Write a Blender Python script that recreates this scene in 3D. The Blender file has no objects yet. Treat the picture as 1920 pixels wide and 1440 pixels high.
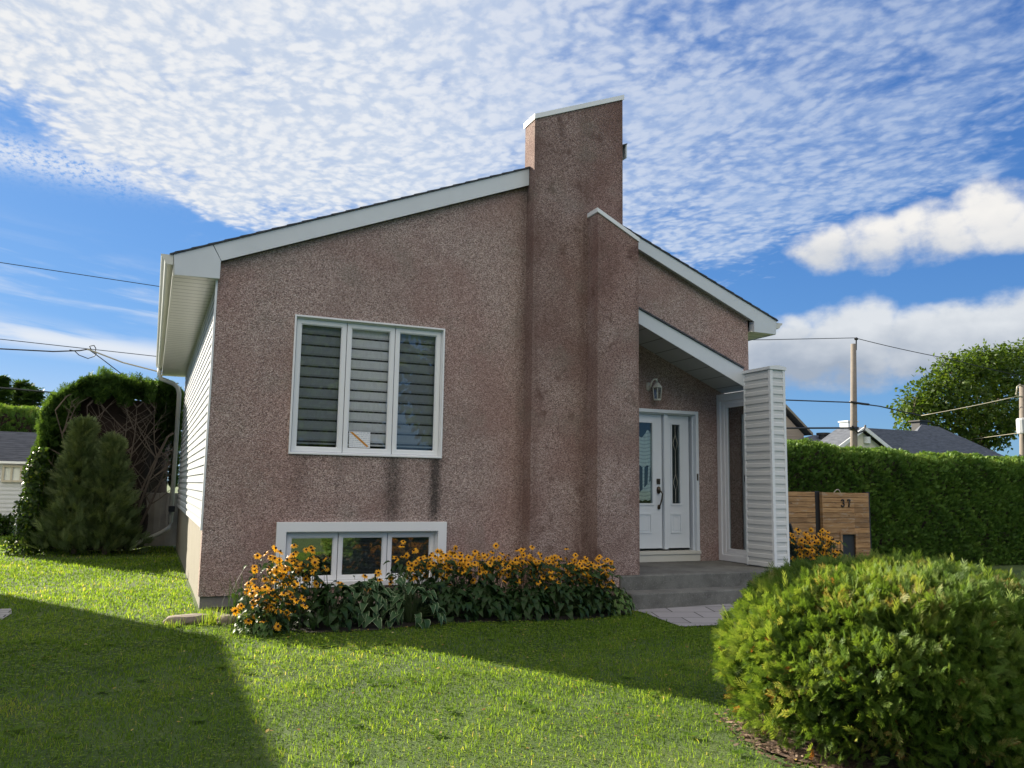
import bpy, math, random
import numpy as np
from mathutils import Vector, Matrix

random.seed(7)
RNG = np.random.default_rng(11)
SC = bpy.context.scene
COL = SC.collection
R = math.radians

# ------------------------------------------------------------------ camera
YAW, PITCH, ROLL, FPX = 0.41195, 0.12634, 0.01590, 1531.6
fw = Vector((math.sin(YAW) * math.cos(PITCH), math.cos(YAW) * math.cos(PITCH), math.sin(PITCH)))
r0 = Vector((math.cos(YAW), -math.sin(YAW), 0)); u0 = r0.cross(fw)
rt = math.cos(ROLL) * r0 + math.sin(ROLL) * u0
up = -math.sin(ROLL) * r0 + math.cos(ROLL) * u0
cam = bpy.data.cameras.new('camera'); camo = bpy.data.objects.new('camera', cam); COL.objects.link(camo)
cam.sensor_fit = 'HORIZONTAL'; cam.sensor_width = 36.0; cam.lens = 36.0 * FPX / 1920.0
cam.clip_start = 0.1; cam.clip_end = 3000
camo.matrix_world = Matrix(((rt.x, up.x, -fw.x, 0), (rt.y, up.y, -fw.y, 0), (rt.z, up.z, -fw.z, 1.42), (0, 0, 0, 1)))
SC.camera = camo

# ------------------------------------------------------------------ node helper
class NT:
    def __init__(s, tree): s.t = tree
    def n(s, kind, props=None, out=0, **ins):
        nd = s.t.nodes.new(kind)
        for k, v in (props or {}).items(): setattr(nd, k, v)
        for k, v in ins.items():
            key = int(k[1:]) if k[0] == 'i' and k[1:].isdigit() else k.replace('_', ' ')
            s.put(nd.inputs[key], v)
        return nd if out is None else nd.outputs[out]
    def put(s, sock, v):
        if isinstance(v, bpy.types.NodeSocket): s.t.links.new(v, sock)
        else:
            if sock.type == 'RGBA' and isinstance(v, (tuple, list)) and len(v) == 3: v = (*v, 1)
            sock.default_value = v
    def m(s, op, a, b=None, c=None, clamp=False):
        nd = s.t.nodes.new('ShaderNodeMath'); nd.operation = op; nd.use_clamp = clamp
        for i, v in enumerate((a, b, c)):
            if v is not None: s.put(nd.inputs[i], v)
        return nd.outputs[0]
    def mix(s, f, a, b, mode='MIX'):
        nd = s.t.nodes.new('ShaderNodeMix'); nd.data_type = 'RGBA'; nd.blend_type = mode
        s.put(nd.inputs[0], f); s.put(nd.inputs[6], a); s.put(nd.inputs[7], b)
        return nd.outputs[2]
    def smooth(s, x, a, b, lo=0.0, hi=1.0):
        nd = s.t.nodes.new('ShaderNodeMapRange'); nd.interpolation_type = 'SMOOTHSTEP'
        for i, v in enumerate((x, a, b, lo, hi)): s.put(nd.inputs[i], v)
        return nd.outputs[0]
    def ramp(s, x, stops, interp='LINEAR'):
        nd = s.t.nodes.new('ShaderNodeValToRGB'); cr = nd.color_ramp; cr.interpolation = interp
        while len(cr.elements) < len(stops): cr.elements.new(0.5)
        for e, (p, c) in zip(cr.elements, stops):
            e.position = p
            e.color = (c, c, c, 1) if isinstance(c, (int, float)) else (*c, 1)
        s.put(nd.inputs[0], x)
        return nd.outputs[0]
    def noise(s, vec, scale, detail=3.0, rough=0.5, dist=0.0):
        return s.n('ShaderNodeTexNoise', None, 0, Vector=vec, Scale=scale, Detail=detail, Roughness=rough, Distortion=dist)
    def xyz(s, v):
        nd = s.t.nodes.new('ShaderNodeSeparateXYZ'); s.put(nd.inputs[0], v); return nd.outputs
    def comb(s, x, y, z):
        nd = s.t.nodes.new('ShaderNodeCombineXYZ')
        for i, v in enumerate((x, y, z)): s.put(nd.inputs[i], v)
        return nd.outputs[0]

# ------------------------------------------------------------------ sun and sky
SUN_EL = R(24.0); HX, HY = 0.507, -0.862            # light travels this way over the ground
SUN_AZ = math.atan2(-HX, -HY)
sl = bpy.data.lights.new('sun', 'SUN'); sl.energy = 5.0; sl.angle = R(0.55); sl.color = (1.0, 0.90, 0.74)
slo = bpy.data.objects.new('sun', sl); COL.objects.link(slo)
sv = Vector((-HX * math.cos(SUN_EL), -HY * math.cos(SUN_EL), math.sin(SUN_EL)))
slo.rotation_euler = sv.to_track_quat('Z', 'Y').to_euler(); slo.location = sv * 60

W = bpy.data.worlds.new('World'); SC.world = W; W.use_nodes = True
def build_sky():
    t = NT(W.node_tree)
    for nd in list(t.t.nodes): t.t.nodes.remove(nd)
    sky = t.n('ShaderNodeTexSky', dict(sky_type='NISHITA', sun_disc=False, sun_elevation=SUN_EL, sun_rotation=SUN_AZ,
              altitude=200, air_density=1.0, dust_density=0.15, ozone_density=2.5))
    d = t.n('ShaderNodeTexCoord', None, 'Generated')
    d = t.n('ShaderNodeVectorMath', dict(operation='NORMALIZE'), 0, i0=d)
    x, y, z = t.xyz(d)
    deg = 180 / math.pi
    az = t.m('MULTIPLY', t.m('ARCTAN2', x, y), deg)
    el = t.m('MULTIPLY', t.m('ARCSINE', z), deg)
    zz = t.m('MAXIMUM', z, 0.03)
    px, py = t.m('DIVIDE', x, zz), t.m('DIVIDE', y, zz)
    P = t.comb(px, py, 0.0)
    # deeper blue than the plain model: raise contrast between channels
    den = t.n('ShaderNodeVectorMath', dict(operation='MULTIPLY_ADD'), 0, i0=sky, i1=(0.30,) * 3, i2=(1.0,) * 3)
    rgb = t.n('ShaderNodeVectorMath', dict(operation='DIVIDE'), 0, i0=sky, i1=den)
    rgb = t.n('ShaderNodeGamma', None, 0, Color=rgb, Gamma=1.35)
    hs = t.n('ShaderNodeHueSaturation', None, 0, Hue=0.507, Saturation=1.14, Value=SKY_V, Fac=1.0, Color=rgb)
    azn = t.m('DIVIDE', t.m('ADD', az, 20.0), 80.0, clamp=True)
    # --- altocumulus deck
    warp = t.n('ShaderNodeTexNoise', None, 1, Vector=P, Scale=2.2, Detail=2.0)
    Pw = t.n('ShaderNodeVectorMath', dict(operation='ADD'), 0, i0=P,
             i1=t.n('ShaderNodeVectorMath', dict(operation='SCALE'), 0, i0=warp, Scale=0.16))
    rot = t.n('ShaderNodeMapping', None, 0, Vector=Pw, Rotation=(0, 0, R(33)), Scale=(1.0, 0.74, 1.0))
    n1 = t.noise(rot, 7.0, 5.0, 0.6)
    n2 = t.noise(rot, 46.0, 3.0, 0.55)
    n0 = t.noise(P, 2.6, 2.0, 0.5)
    vo = t.n('ShaderNodeTexVoronoi', dict(feature='SMOOTH_F1'), 0, Vector=t.n('ShaderNodeVectorMath', dict(operation='ADD'), 0, i0=rot,
             i1=t.n('ShaderNodeVectorMath', dict(operation='SCALE'), 0, i0=t.n('ShaderNodeTexNoise', None, 1, Vector=P, Scale=20.0, Detail=3.0), Scale=0.06)), Scale=24.0, Smoothness=0.7)
    puff = t.m('SUBTRACT', 0.95, vo)
    f = t.m('ADD', t.m('MULTIPLY', puff, 0.24), t.m('ADD', t.m('MULTIPLY', n1, 0.50), t.m('ADD', t.m('MULTIPLY', n2, 0.16), t.m('MULTIPLY', n0, 0.40))))
    elb = t.m('MULTIPLY', t.ramp(azn, [(0, .60), (.125, .545), (.25, .462), (.32, .43), (.44, .39), (.56, .36), (.70, .345), (.80, .40), (.95, .45)]), 40.0)
    edge = t.m('SUBTRACT', t.m('ADD', el, t.m('MULTIPLY', t.m('SUBTRACT', n0, 0.5), 7.0)), elb)
    cov = t.smooth(edge, -2.2, 3.4)
    thr = t.ramp(azn, [(0, .27), (.28, .18), (.46, .18), (.60, .31), (.80, .37), (1, .42)])
    lo = t.m('ADD', thr, t.m('MULTIPLY', t.m('SUBTRACT', 1.0, cov), 0.42))
    # unseen brighter clouds added behind the viewer as fill for the shaded front
    rear_fill = t.smooth(t.m('ADD', t.m('MULTIPLY', x, math.sin(R(24))), t.m('MULTIPLY', y, math.cos(R(24)))), 0.05, -0.55)
    lo = t.m('SUBTRACT', lo, t.m('MULTIPLY', rear_fill, 0.10))
    dens = t.smooth(f, lo, t.m('ADD', lo, 0.40))
    op = t.ramp(azn, [(0, .97), (.42, .93), (.58, .74), (.78, .56), (1, .46)])
    veil = t.m('MULTIPLY', t.ramp(azn, [(0, .20), (.3, .45), (.48, .42), (.62, .22), (1, .10)]), t.m('MULTIPLY', t.smooth(cov, .3, 1.0), t.smooth(n1, .2, .6)))
    dens = t.m('MAXIMUM', dens, veil)
    op = t.m('MAXIMUM', op, t.m('MULTIPLY', rear_fill, .95))
    alto = t.m('MULTIPLY', dens, t.m('MULTIPLY', op, t.smooth(cov, 0.0, 0.25)))
    shade = t.smooth(t.m('ADD', t.m('MULTIPLY', n2, .45), t.m('MULTIPLY', puff, .55)), 0.30, 0.66)
    ca = t.mix(shade, (0.69, 0.77, 0.90), (1.0, 1.0, 1.0))
    warmth = t.ramp(azn, [(0, (1.0, .99, .97)), (.5, (.93, .96, 1.0)), (1, (.74, .85, 1.0))])
    ca = t.mix(1.0, ca, warmth, 'MULTIPLY')
    ca = t.mix(rear_fill, ca, (2.1, 1.9, 1.65))
    # --- thin cirrus streaks on the left
    S = t.comb(t.m('MULTIPLY', az, 0.10), t.m('MULTIPLY', t.m('SUBTRACT', el, t.m('MULTIPLY', az, -0.10)), 0.9), 0.0)
    ws = t.noise(S, 1.0, 5.0, 0.55, 0.5)
    fine = t.noise(t.comb(t.m('MULTIPLY', az, 1.6), t.m('MULTIPLY', el, 2.6), 0.0), 1.6, 3.0, 0.6)
    def band(c, slope, w, amp, azlo, azhi):
        q = t.m('DIVIDE', t.m('SUBTRACT', el, t.m('ADD', c, t.m('MULTIPLY', az, slope))), w)
        g = t.m('EXPONENT', t.m('MULTIPLY', t.m('MULTIPLY', q, q), -1.0))
        return t.m('MULTIPLY', g, t.m('MULTIPLY', t.smooth(az, azhi, azlo), amp))
    b1 = t.m('MULTIPLY', band(19.0, -0.02, 0.95, 0.85, -6.0, 6.0), t.smooth(fine, 0.25, 0.6))
    b2 = t.m('MULTIPLY', band(8.1, -0.08, 0.8, 0.95, 2.0, 14.0), t.smooth(ws, 0.25, 0.52))
    b3 = t.m('MULTIPLY', band(11.2, -0.15, 1.9, 0.8, 2.0, 14.0), t.smooth(ws, 0.46, 0.78))
    b4 = band(3.0, 0.0, 3.2, 0.38, 12.0, 40.0)
    ci = t.m('MAXIMUM', t.m('MAXIMUM', b1, b2), t.m('MAXIMUM', b3, b4))
    # --- cumulus on the right
    cn = t.noise(t.comb(t.m('MULTIPLY', az, 0.30), t.m('MULTIPLY', el, 0.42), 0.0), 1.0, 6.0, 0.55)
    cn2 = t.noise(t.comb(t.m('MULTIPLY', az, 0.16), t.m('MULTIPLY', el, 0.30), 3.0), 1.0, 3.0, 0.5)
    def blob(a, e, ra, re_):
        p = t.m('DIVIDE', t.m('SUBTRACT', az, a), ra); q = t.m('DIVIDE', t.m('SUBTRACT', el, e), re_)
        return t.m('SUBTRACT', 1.0, t.m('ADD', t.m('MULTIPLY', p, p), t.m('MULTIPLY', q, q)))
    def union(L):
        o = blob(*L[0])
        for b in L[1:]: o = t.m('MAXIMUM', o, blob(*b))
        return o
    c1 = union([(45.2, 15.8, 2.7, 1.6), (48.2, 15.9, 3.0, 1.9), (51.6, 16.2, 3.4, 2.2), (54.8, 17.0, 2.9, 2.2), (58.0, 16.0, 4.0, 2.0)])
    c1 = t.m('ADD', c1, t.m('MULTIPLY', t.m('SUBTRACT', cn, 0.5), 2.3))
    c2 = union([(42.5, 9.2, 5.0, 2.7), (46.5, 9.6, 4.2, 3.3), (51.5, 9.4, 6.0, 2.7), (57.0, 9.6, 6.0, 3.2), (63.0, 9.5, 6.0, 4.0)])
    c2 = t.m('ADD', c2, t.m('MULTIPLY', t.m('SUBTRACT', cn, 0.5), 1.8))
    a1 = t.smooth(c1, -0.08, 0.85); a2 = t.smooth(c2, -0.05, 0.70)
    s1 = t.m('ADD', t.smooth(el, 14.3, 17.4), t.m('ADD', t.m('MULTIPLY', t.m('SUBTRACT', cn, 0.5), 1.1), t.m('MULTIPLY', t.m('SUBTRACT', cn2, 0.5), 1.0)), clamp=True)
    s2 = t.m('ADD', t.smooth(el, 7.2, 12.2), t.m('ADD', t.m('MULTIPLY', t.m('SUBTRACT', cn, 0.5), 1.2), t.m('MULTIPLY', t.m('SUBTRACT', cn2, 0.5), 1.4)), clamp=True)
    k1 = t.mix(s1, (0.70, 0.73, 0.78), (1.0, 0.98, 0.95))
    k2 = t.mix(s2, (0.40, 0.47, 0.58), (0.80, 0.84, 0.89))
    col = t.n('ShaderNodeVectorMath', dict(operation='MULTIPLY'), 0, i0=hs, i1=(0.50, 0.83, 1.32))
    def lay(col, c, a):
        c = t.n('ShaderNodeVectorMath', dict(operation='SCALE'), 0, i0=c, Scale=CLOUD_V)
        return t.mix(a, col, c)
    col = lay(col, (0.93, 0.96, 1.0), t.m('MULTIPLY', ci, 0.9))
    col = lay(col, ca, alto)
    col = lay(col, k2, a2)
    col = lay(col, k1, a1)
    bg = t.n('ShaderNodeBackground', None, 0, Color=col, Strength=0.075)
    o = t.n('ShaderNodeOutputWorld', None, None); t.put(o.inputs[0], bg)
SKY_V = 1.0
CLOUD_V = 4.5
build_sky()
W.cycles.sampling_method = 'MANUAL'; W.cycles.sample_map_resolution = 512
SC.view_settings.view_transform = 'Standard'; SC.view_settings.look = 'None'
SC.view_settings.gamma = 1.0; SC.view_settings.use_curve_mapping = False
SC.view_settings.exposure = 1.45
SC.render.engine = 'CYCLES'
SC.cycles.max_bounces = 6; SC.cycles.diffuse_bounces = 3; SC.cycles.glossy_bounces = 3
SC.cycles.transmission_bounces = 4; SC.cycles.transparent_max_bounces = 8
SC.cycles.use_denoising = True

# ------------------------------------------------------------------ object helpers
ORG = {}
def link(o): COL.objects.link(o); return o
def tag(o, label=None, cat=None, group=None, kind=None):
    if label: o['label'] = label
    if cat: o['category'] = cat
    if group: o['group'] = group
    if kind: o['kind'] = kind
    return o
def thing(name, loc, label, cat, group=None):
    o = link(bpy.data.objects.new(name, None)); o.location = loc; o.empty_display_size = 0.2
    ORG[o] = Vector(loc)
    return tag(o, label, cat, group)
def finish(name, me, mats, parent, origin=None):
    if not isinstance(mats, (list, tuple)): mats = [mats]
    for m in mats: me.materials.append(m)
    o = link(bpy.data.objects.new(name, me))
    if parent is not None:
        org = ORG[parent]; me.transform(Matrix.Translation(-org)); o.parent = parent; ORG[o] = org
    else:
        org = Vector(origin) if origin is not None else Vector((0, 0, 0))
        me.transform(Matrix.Translation(-org)); o.location = org; ORG[o] = org
    return o

class MB:
    """collects shapes given in metres in the world, builds ONE mesh object"""
    def __init__(s): s.v = []; s.f = []; s.mi = []
    def add(s, vs, fs, mi=0):
        b = len(s.v); s.v += [tuple(v) for v in vs]; s.f += [tuple(i + b for i in f) for f in fs]; s.mi += [mi] * len(fs); return s
    def box(s, x0, x1, y0, y1, z0, z1, mi=0):
        v = [(x, y, z) for z in (z0, z1) for y in (y0, y1) for x in (x0, x1)]
        return s.add(v, [(0, 2, 3, 1), (4, 5, 7, 6), (0, 1, 5, 4), (2, 6, 7, 3), (0, 4, 6, 2), (1, 3, 7, 5)], mi)
    def prism(s, poly, a, b, axis='y', mi=0):
        """poly: list of 2D points, extruded along an axis"""
        def P(p, t):
            if axis == 'y': return (p[0], t, p[1])
            if axis == 'x': return (t, p[0], p[1])
            return (p[0], p[1], t)
        n = len(poly); v = [P(p, a) for p in poly] + [P(p, b) for p in poly]
        f = [tuple(range(n)), tuple(range(2 * n - 1, n - 1, -1))] + [(i, i + n, (i + 1) % n + n, (i + 1) % n) for i in range(n)]
        return s.add(v, f, mi)
    def quad(s, a, b, c, d, mi=0): return s.add([a, b, c, d], [(0, 1, 2, 3)], mi)
    def frame(s, x0, x1, z0, z1, w, y0, y1, mi=0, wt=None, wb=None):
        """rectangular ring in the xz plane, mitred"""
        wt = w if wt is None else wt; wb = w if wb is None else wb
        o = [(x0, z0), (x1, z0), (x1, z1), (x0, z1)]; i = [(x0 + w, z0 + wb), (x1 - w, z0 + wb), (x1 - w, z1 - wt), (x0 + w, z1 - wt)]
        v = [(p[0], y, p[1]) for y in (y0, y1) for p in o + i]
        f = []
        for k in range(4):
            n = (k + 1) % 4
            f += [(k, n, n + 4, k + 4), (k + 8, k + 12, n + 12, n + 8), (k, k + 8, n + 8, n), (k + 4, n + 4, n + 12, k + 12)]
        return s.add(v, f, mi)
    def tube(s, pts, r, n=8, mi=0, caps=True):
        pts = [Vector(p) for p in pts]; rs = r if isinstance(r, (list, tuple)) else [r] * len(pts)
        ring = []; ref = Vector((0.31, 0.17, 0.93))
        for k, p in enumerate(pts):
            d = (pts[min(k + 1, len(pts) - 1)] - pts[max(k - 1, 0)]).normalized()
            a = d.cross(ref)
            if a.length < 1e-3: a = d.cross(Vector((1, 0, 0)))
            a.normalize(); b = d.cross(a)
            ring += [p + (a * math.cos(2 * math.pi * j / n) + b * math.sin(2 * math.pi * j / n)) * rs[k] for j in range(n)]
        f = []
        for k in range(len(pts) - 1):
            for j in range(n):
                f.append((k * n + j, k * n + (j + 1) % n, (k + 1) * n + (j + 1) % n, (k + 1) * n + j))
        if caps: f += [tuple(range(n - 1, -1, -1)), tuple((len(pts) - 1) * n + j for j in range(n))]
        return s.add(ring, f, mi)
    def lathe(s, c, prof, n=16, mi=0):
        v = []; f = []
        for r, z in prof: v += [(c[0] + r * math.cos(2 * math.pi * j / n), c[1] + r * math.sin(2 * math.pi * j / n), c[2] + z) for j in range(n)]
        for k in range(len(prof) - 1):
            for j in range(n): f.append((k * n + j, k * n + (j + 1) % n, (k + 1) * n + (j + 1) % n, (k + 1) * n + j))
        f += [tuple(range(n - 1, -1, -1)), tuple((len(prof) - 1) * n + j for j in range(n))]
        return s.add(v, f, mi)
    def build(s, name, mats, parent=None, origin=None, smooth=False, bevel=0.0):
        me = bpy.data.meshes.new(name); me.from_pydata(s.v, [], s.f); me.validate(clean_customdata=False)
        for p, m in zip(me.polygons, s.mi): p.material_index = m
        o = finish(name, me, mats, parent, origin)
        import bmesh
        bm = bmesh.new(); bm.from_mesh(me); bmesh.ops.recalc_face_normals(bm, faces=bm.faces); bm.to_mesh(me); bm.free()
        if smooth:
            for p in me.polygons: p.use_smooth = True
        if bevel:
            b = o.modifiers.new('bevel', 'BEVEL'); b.width = bevel; b.segments = 2; b.limit_method = 'ANGLE'
        return o

def np_mesh(name, V, F, mats, parent=None, origin=None, tone=None, mi=None, smooth=False):
    """V (n,3), F (m,k) arrays -> one mesh; tone: value per vertex"""
    me = bpy.data.meshes.new(name); V = np.asarray(V, np.float32); F = np.asarray(F, np.int32); k = F.shape[1]
    me.vertices.add(len(V)); me.vertices.foreach_set('co', V.ravel())
    me.loops.add(F.size); me.loops.foreach_set('vertex_index', F.ravel())
    me.polygons.add(len(F)); me.polygons.foreach_set('loop_start', np.arange(len(F), dtype=np.int32) * k)
    if mi is not None: me.polygons.foreach_set('material_index', np.asarray(mi, np.int32))
    if smooth: me.polygons.foreach_set('use_smooth', np.ones(len(F), bool))
    if tone is not None:
        a = me.attributes.new('tone', 'FLOAT', 'POINT'); a.data.foreach_set('value', np.asarray(tone, np.float32))
    me.update(calc_edges=True)
    return finish(name, me, mats, parent, origin)

def unit(v): return v / np.maximum(np.linalg.norm(v, axis=-1, keepdims=True), 1e-9)
def scatter(tv, tf, P, X, N, S, tone, ttone=None):
    """copies of a small template (x along X, z along N) gathered into arrays"""
    X = unit(X); N = unit(N - X * np.sum(N * X, 1, keepdims=True)); Y = np.cross(N, X)
    n = len(P); k = len(tv); S = np.asarray(S).reshape(n, 1, 1)
    V = P[:, None] + S * (tv[None, :, 0:1] * X[:, None] + tv[None, :, 1:2] * Y[:, None] + tv[None, :, 2:3] * N[:, None])
    F = (tf[None] + (np.arange(n) * k)[:, None, None]).reshape(-1, tf.shape[1])
    T = np.repeat(np.asarray(tone)[:, None], k, 1)
    if ttone is not None: T = T + ttone[None]
    return V.reshape(-1, 3), F, T.ravel()
def join(parts):
    V, F, T, b = [], [], [], 0
    for v, f, t in parts: V.append(v); F.append(f + b); T.append(t); b += len(v)
    return np.concatenate(V), np.concatenate(F), np.concatenate(T)
def rv(n): return unit(RNG.normal(size=(n, 3)))
def wob(p, s, seed=0.0):
    """cheap smooth noise in -1..1"""
    x, y, z = p[..., 0] * s + seed, p[..., 1] * s + 1.7 * seed, p[..., 2] * s - seed
    return (np.sin(x * 1.3 + 1.9 * np.sin(y * 0.9 + z)) + np.sin(y * 1.7 - 1.4 * np.sin(z * 1.1 + x)) + np.sin(z * 1.5 + 1.3 * np.sin(x * 1.2 - y))) / 3

# ------------------------------------------------------------------ materials
def newmat(name):
    m = bpy.data.materials.new(name); m.use_nodes = True
    t = NT(m.node_tree); b = m.node_tree.nodes['Principled BSDF']
    return m, t, b
def pos(t): return t.n('ShaderNodeNewGeometry', None, 0)
def bump(t, b, h, strength, dist):
    t.put(b.inputs['Normal'], t.n('ShaderNodeBump', None, 0, Strength=strength, Distance=dist, Height=h))
def plain(name, col, rough=0.5, metal=0.0, var=0.08, scale=3.0, bmp=0.0, bscale=60.0, spec=0.5, wavy=0.0):
    m, t, b = newmat(name); p = pos(t)
    n = t.noise(p, scale, 4.0, 0.6)
    c = t.mix(n, tuple(x * (1 - var) for x in col), tuple(min(1, x * (1 + var)) for x in col))
    t.put(b.inputs['Base Color'], c); b.inputs['Roughness'].default_value = rough; b.inputs['Metallic'].default_value = metal
    if wavy: bump(t, b, t.noise(p, 2.2, 2.0, .5), wavy, .05)
    b.inputs['Specular IOR Level'].default_value = spec
    if bmp: bump(t, b, t.noise(p, bscale, 3.0, 0.6), bmp, 0.01)
    return m

def stucco_mat(name, worn):
    m, t, b = newmat(name); p = pos(t); x, y, z = t.xyz(p)
    vo = t.n('ShaderNodeTexVoronoi', dict(feature='F1'), None, Vector=p, Scale=104.0)
    cell = t.n('ShaderNodeSeparateColor', None, 0, Color=vo.outputs['Color'])
    base = t.ramp(cell, [(0.0, (.125, .092, .083)), (.2, (.32, .237, .212)), (.5, (.52, .395, .357)), (.78, (.66, .515, .470)), (.93, (.82, .68, .63)), (1, (.88, .79, .74))])
    edge = t.smooth(vo.outputs['Distance'], 0.45, 0.85)
    base = t.mix(t.m('MULTIPLY', edge, 0.6), base, (.23, .155, .135))
    big = t.noise(p, 1.1, 4.0, 0.6)
    base = t.mix(t.smooth(big, .35, .7, 0, .45), base, (.27, .19, .17))
    # bare render where the stones have come off
    bare = t.m('MULTIPLY', t.smooth(t.noise(p, 3.2, 5.0, .65), .56, .68), worn)
    base = t.mix(t.m('MULTIPLY', bare, .62), base, (.17, .105, .088))
    # decades of weather: the fin and buttress have lost more of their pale stones towards the top
    wz = t.m('MULTIPLY', t.m('ADD', t.smooth(z, 1.5, 6.0, .30, .62), t.m('MULTIPLY', t.m('SUBTRACT', big, .5), .8)), worn, clamp=True)
    base = t.mix(wz, base, t.mix(1.0, base, (.46, .38, .36), 'MULTIPLY'))
    warm = t.noise(p, .55, 3.0, .6)
    base = t.mix(t.smooth(warm, .40, .62, 0, .55), base, t.mix(1.0, base, (1.10, .93, .91), 'MULTIPLY'))
    # dirt run-offs: long vertical streaks below the main window's corners; then brown bands along wall corners and edges
    sn = t.noise(t.comb(t.m('MULTIPLY', x, 9.0), 0.0, t.m('MULTIPLY', z, 0.9)), 1.0, 4.0, .6)
    gr = t.noise(p, 26.0, 3.0, .7)
    def streak(xc, w, ztop, zbot, amp):
        q = t.m('DIVIDE', t.m('SUBTRACT', x, xc), w); g = t.m('EXPONENT', t.m('MULTIPLY', t.m('MULTIPLY', q, q), -1.0))
        zr = t.m('MULTIPLY', t.smooth(z, zbot, zbot + .55), t.smooth(z, ztop + .02, ztop - .06))
        fr = t.m('MULTIPLY', t.smooth(y, 10.3, 10.2), t.smooth(y, 10.0, 10.05))
        return t.m('MULTIPLY', t.m('MULTIPLY', g, zr), t.m('MULTIPLY', fr, t.m('MULTIPLY', t.smooth(gr, .05, .75), amp)))
    st = streak(3.36, .075, 1.80, .70, 1.35)
    for a in ((2.80, .11, 1.80, .70, .85), (1.66, .12, 1.80, 1.0, .38), (2.13, .07, 1.8, 1.1, .30), (3.36, .16, 1.8, .8, .35)):
        st = t.m('MAXIMUM', st, streak(*a))
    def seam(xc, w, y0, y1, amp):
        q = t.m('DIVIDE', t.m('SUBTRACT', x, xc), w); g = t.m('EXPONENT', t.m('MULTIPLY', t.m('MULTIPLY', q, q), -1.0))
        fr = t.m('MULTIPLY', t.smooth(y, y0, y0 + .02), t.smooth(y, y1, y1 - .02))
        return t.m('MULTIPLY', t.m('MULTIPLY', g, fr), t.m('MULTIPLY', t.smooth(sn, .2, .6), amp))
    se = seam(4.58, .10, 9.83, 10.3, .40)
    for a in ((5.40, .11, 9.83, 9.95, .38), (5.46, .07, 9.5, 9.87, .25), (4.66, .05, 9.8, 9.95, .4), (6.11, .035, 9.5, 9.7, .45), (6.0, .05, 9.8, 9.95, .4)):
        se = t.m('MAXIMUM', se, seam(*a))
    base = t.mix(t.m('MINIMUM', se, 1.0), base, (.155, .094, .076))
    base = t.mix(t.m('MINIMUM', st, .80), base, (.030, .031, .030))
    # grey-green mineral bloom in patches
    moss = t.smooth(t.noise(p, 1.9, 4.0, .6), .52, .70, 0, .26)
    base = t.mix(moss, base, (.27, .265, .225))
    t.put(b.inputs['Base Color'], base); b.inputs['Roughness'].default_value = 0.85; b.inputs['Specular IOR Level'].default_value = .25
    h = t.m('ADD', t.m('MULTIPLY', vo.outputs['Distance'], -1.0), t.m('MULTIPLY', cell, .4))
    bump(t, b, h, 1.0, 0.012)
    return m

def leafmat(name, stops, trans=0.35, rough=0.5, spec=0.35, big=None):
    m, t, b = newmat(name)
    a = t.n('ShaderNodeAttribute', dict(attribute_name='tone'), 'Fac')
    c = t.ramp(a, stops)
    t.put(b.inputs['Base Color'], c); b.inputs['Roughness'].default_value = rough; b.inputs['Specular IOR Level'].default_value = spec
    tr = t.n('ShaderNodeBsdfTranslucent', None, 0, Color=t.mix(1.0, c, (1.5, 1.35, .55), 'MULTIPLY'))
    mx = t.n('ShaderNodeMixShader', None, 0, i0=trans, i1=b.outputs[0], i2=tr)
    t.put(t.t.nodes['Material Output'].inputs[0], mx)
    return m

def glassmat(name, refl=1.0, tint=(1, 1, 1), base=0.04, minr=0.0):
    m, t, b = newmat(name); t.t.nodes.remove(b)
    fr = t.n('ShaderNodeFresnel', None, 0, IOR=1.6)
    wav = t.noise(pos(t), 1.6, 1.0, .5)
    nb = t.n('ShaderNodeBump', None, 0, Strength=.03, Distance=.02, Height=wav)
    g = t.n('ShaderNodeBsdfGlossy', None, 0, Color=(.9, .95, .95), Roughness=0.01, Normal=nb)
    tr = t.n('ShaderNodeBsdfTransparent', None, 0, Color=tint)
    f = t.m('ADD', t.m('MULTIPLY', fr, refl), minr, clamp=True)
    t.put(t.t.nodes['Material Output'].inputs[0], t.n('ShaderNodeMixShader', None, 0, i0=f, i1=tr, i2=g))
    return m

M = {}
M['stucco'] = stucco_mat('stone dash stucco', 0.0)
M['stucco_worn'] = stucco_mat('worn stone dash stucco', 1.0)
M['white'] = plain('white aluminium', (.74, .77, .79), .42, 0, .08, 3.5, wavy=.18)
M['fascia'] = plain('white fascia metal', (.60, .645, .68), .40, 0, .09, 2.6, wavy=.22)
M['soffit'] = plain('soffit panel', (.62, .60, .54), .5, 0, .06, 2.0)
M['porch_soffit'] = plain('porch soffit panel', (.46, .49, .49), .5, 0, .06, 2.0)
M['vinyl'] = plain('white vinyl', (.78, .80, .82), .38, 0, .03, 2.0)
M['siding'] = plain('white vinyl siding', (.50, .53, .57), .45, 0, .10, 2.3, wavy=.15)
M['siding_grey'] = plain('grey white vinyl siding', (.62, .64, .64), .45, 0, .10, 2.3, wavy=.15)
M['door'] = plain('white painted door', (.70, .76, .82), .35, 0, .03, 2.0)
M['shingle'] = None
M['parge'] = plain('tan parging', (.235, .215, .175), .9, 0, .18, 2.5, .4, 40)
M['found'] = plain('grey foundation', (.20, .19, .18), .9, 0, .3, 3.0, .5, 40)
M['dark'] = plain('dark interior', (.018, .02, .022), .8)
M['room'] = plain('room wall', (.10, .11, .11), .8)
M['black'] = plain('black metal', (.018, .018, .02), .45)
M['bronze'] = plain('dark bronze', (.09, .075, .06), .3, .9)
M['gutter'] = plain('gutter metal', (.62, .62, .56), .38, 0, .06, 1.0)
M['glass'] = glassmat('window glass', .75, (.95, .95, .96), minr=.0)
M['glass_low'] = glassmat('basement window glass', 1.4, (.85, .87, .88), minr=.14)
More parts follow.
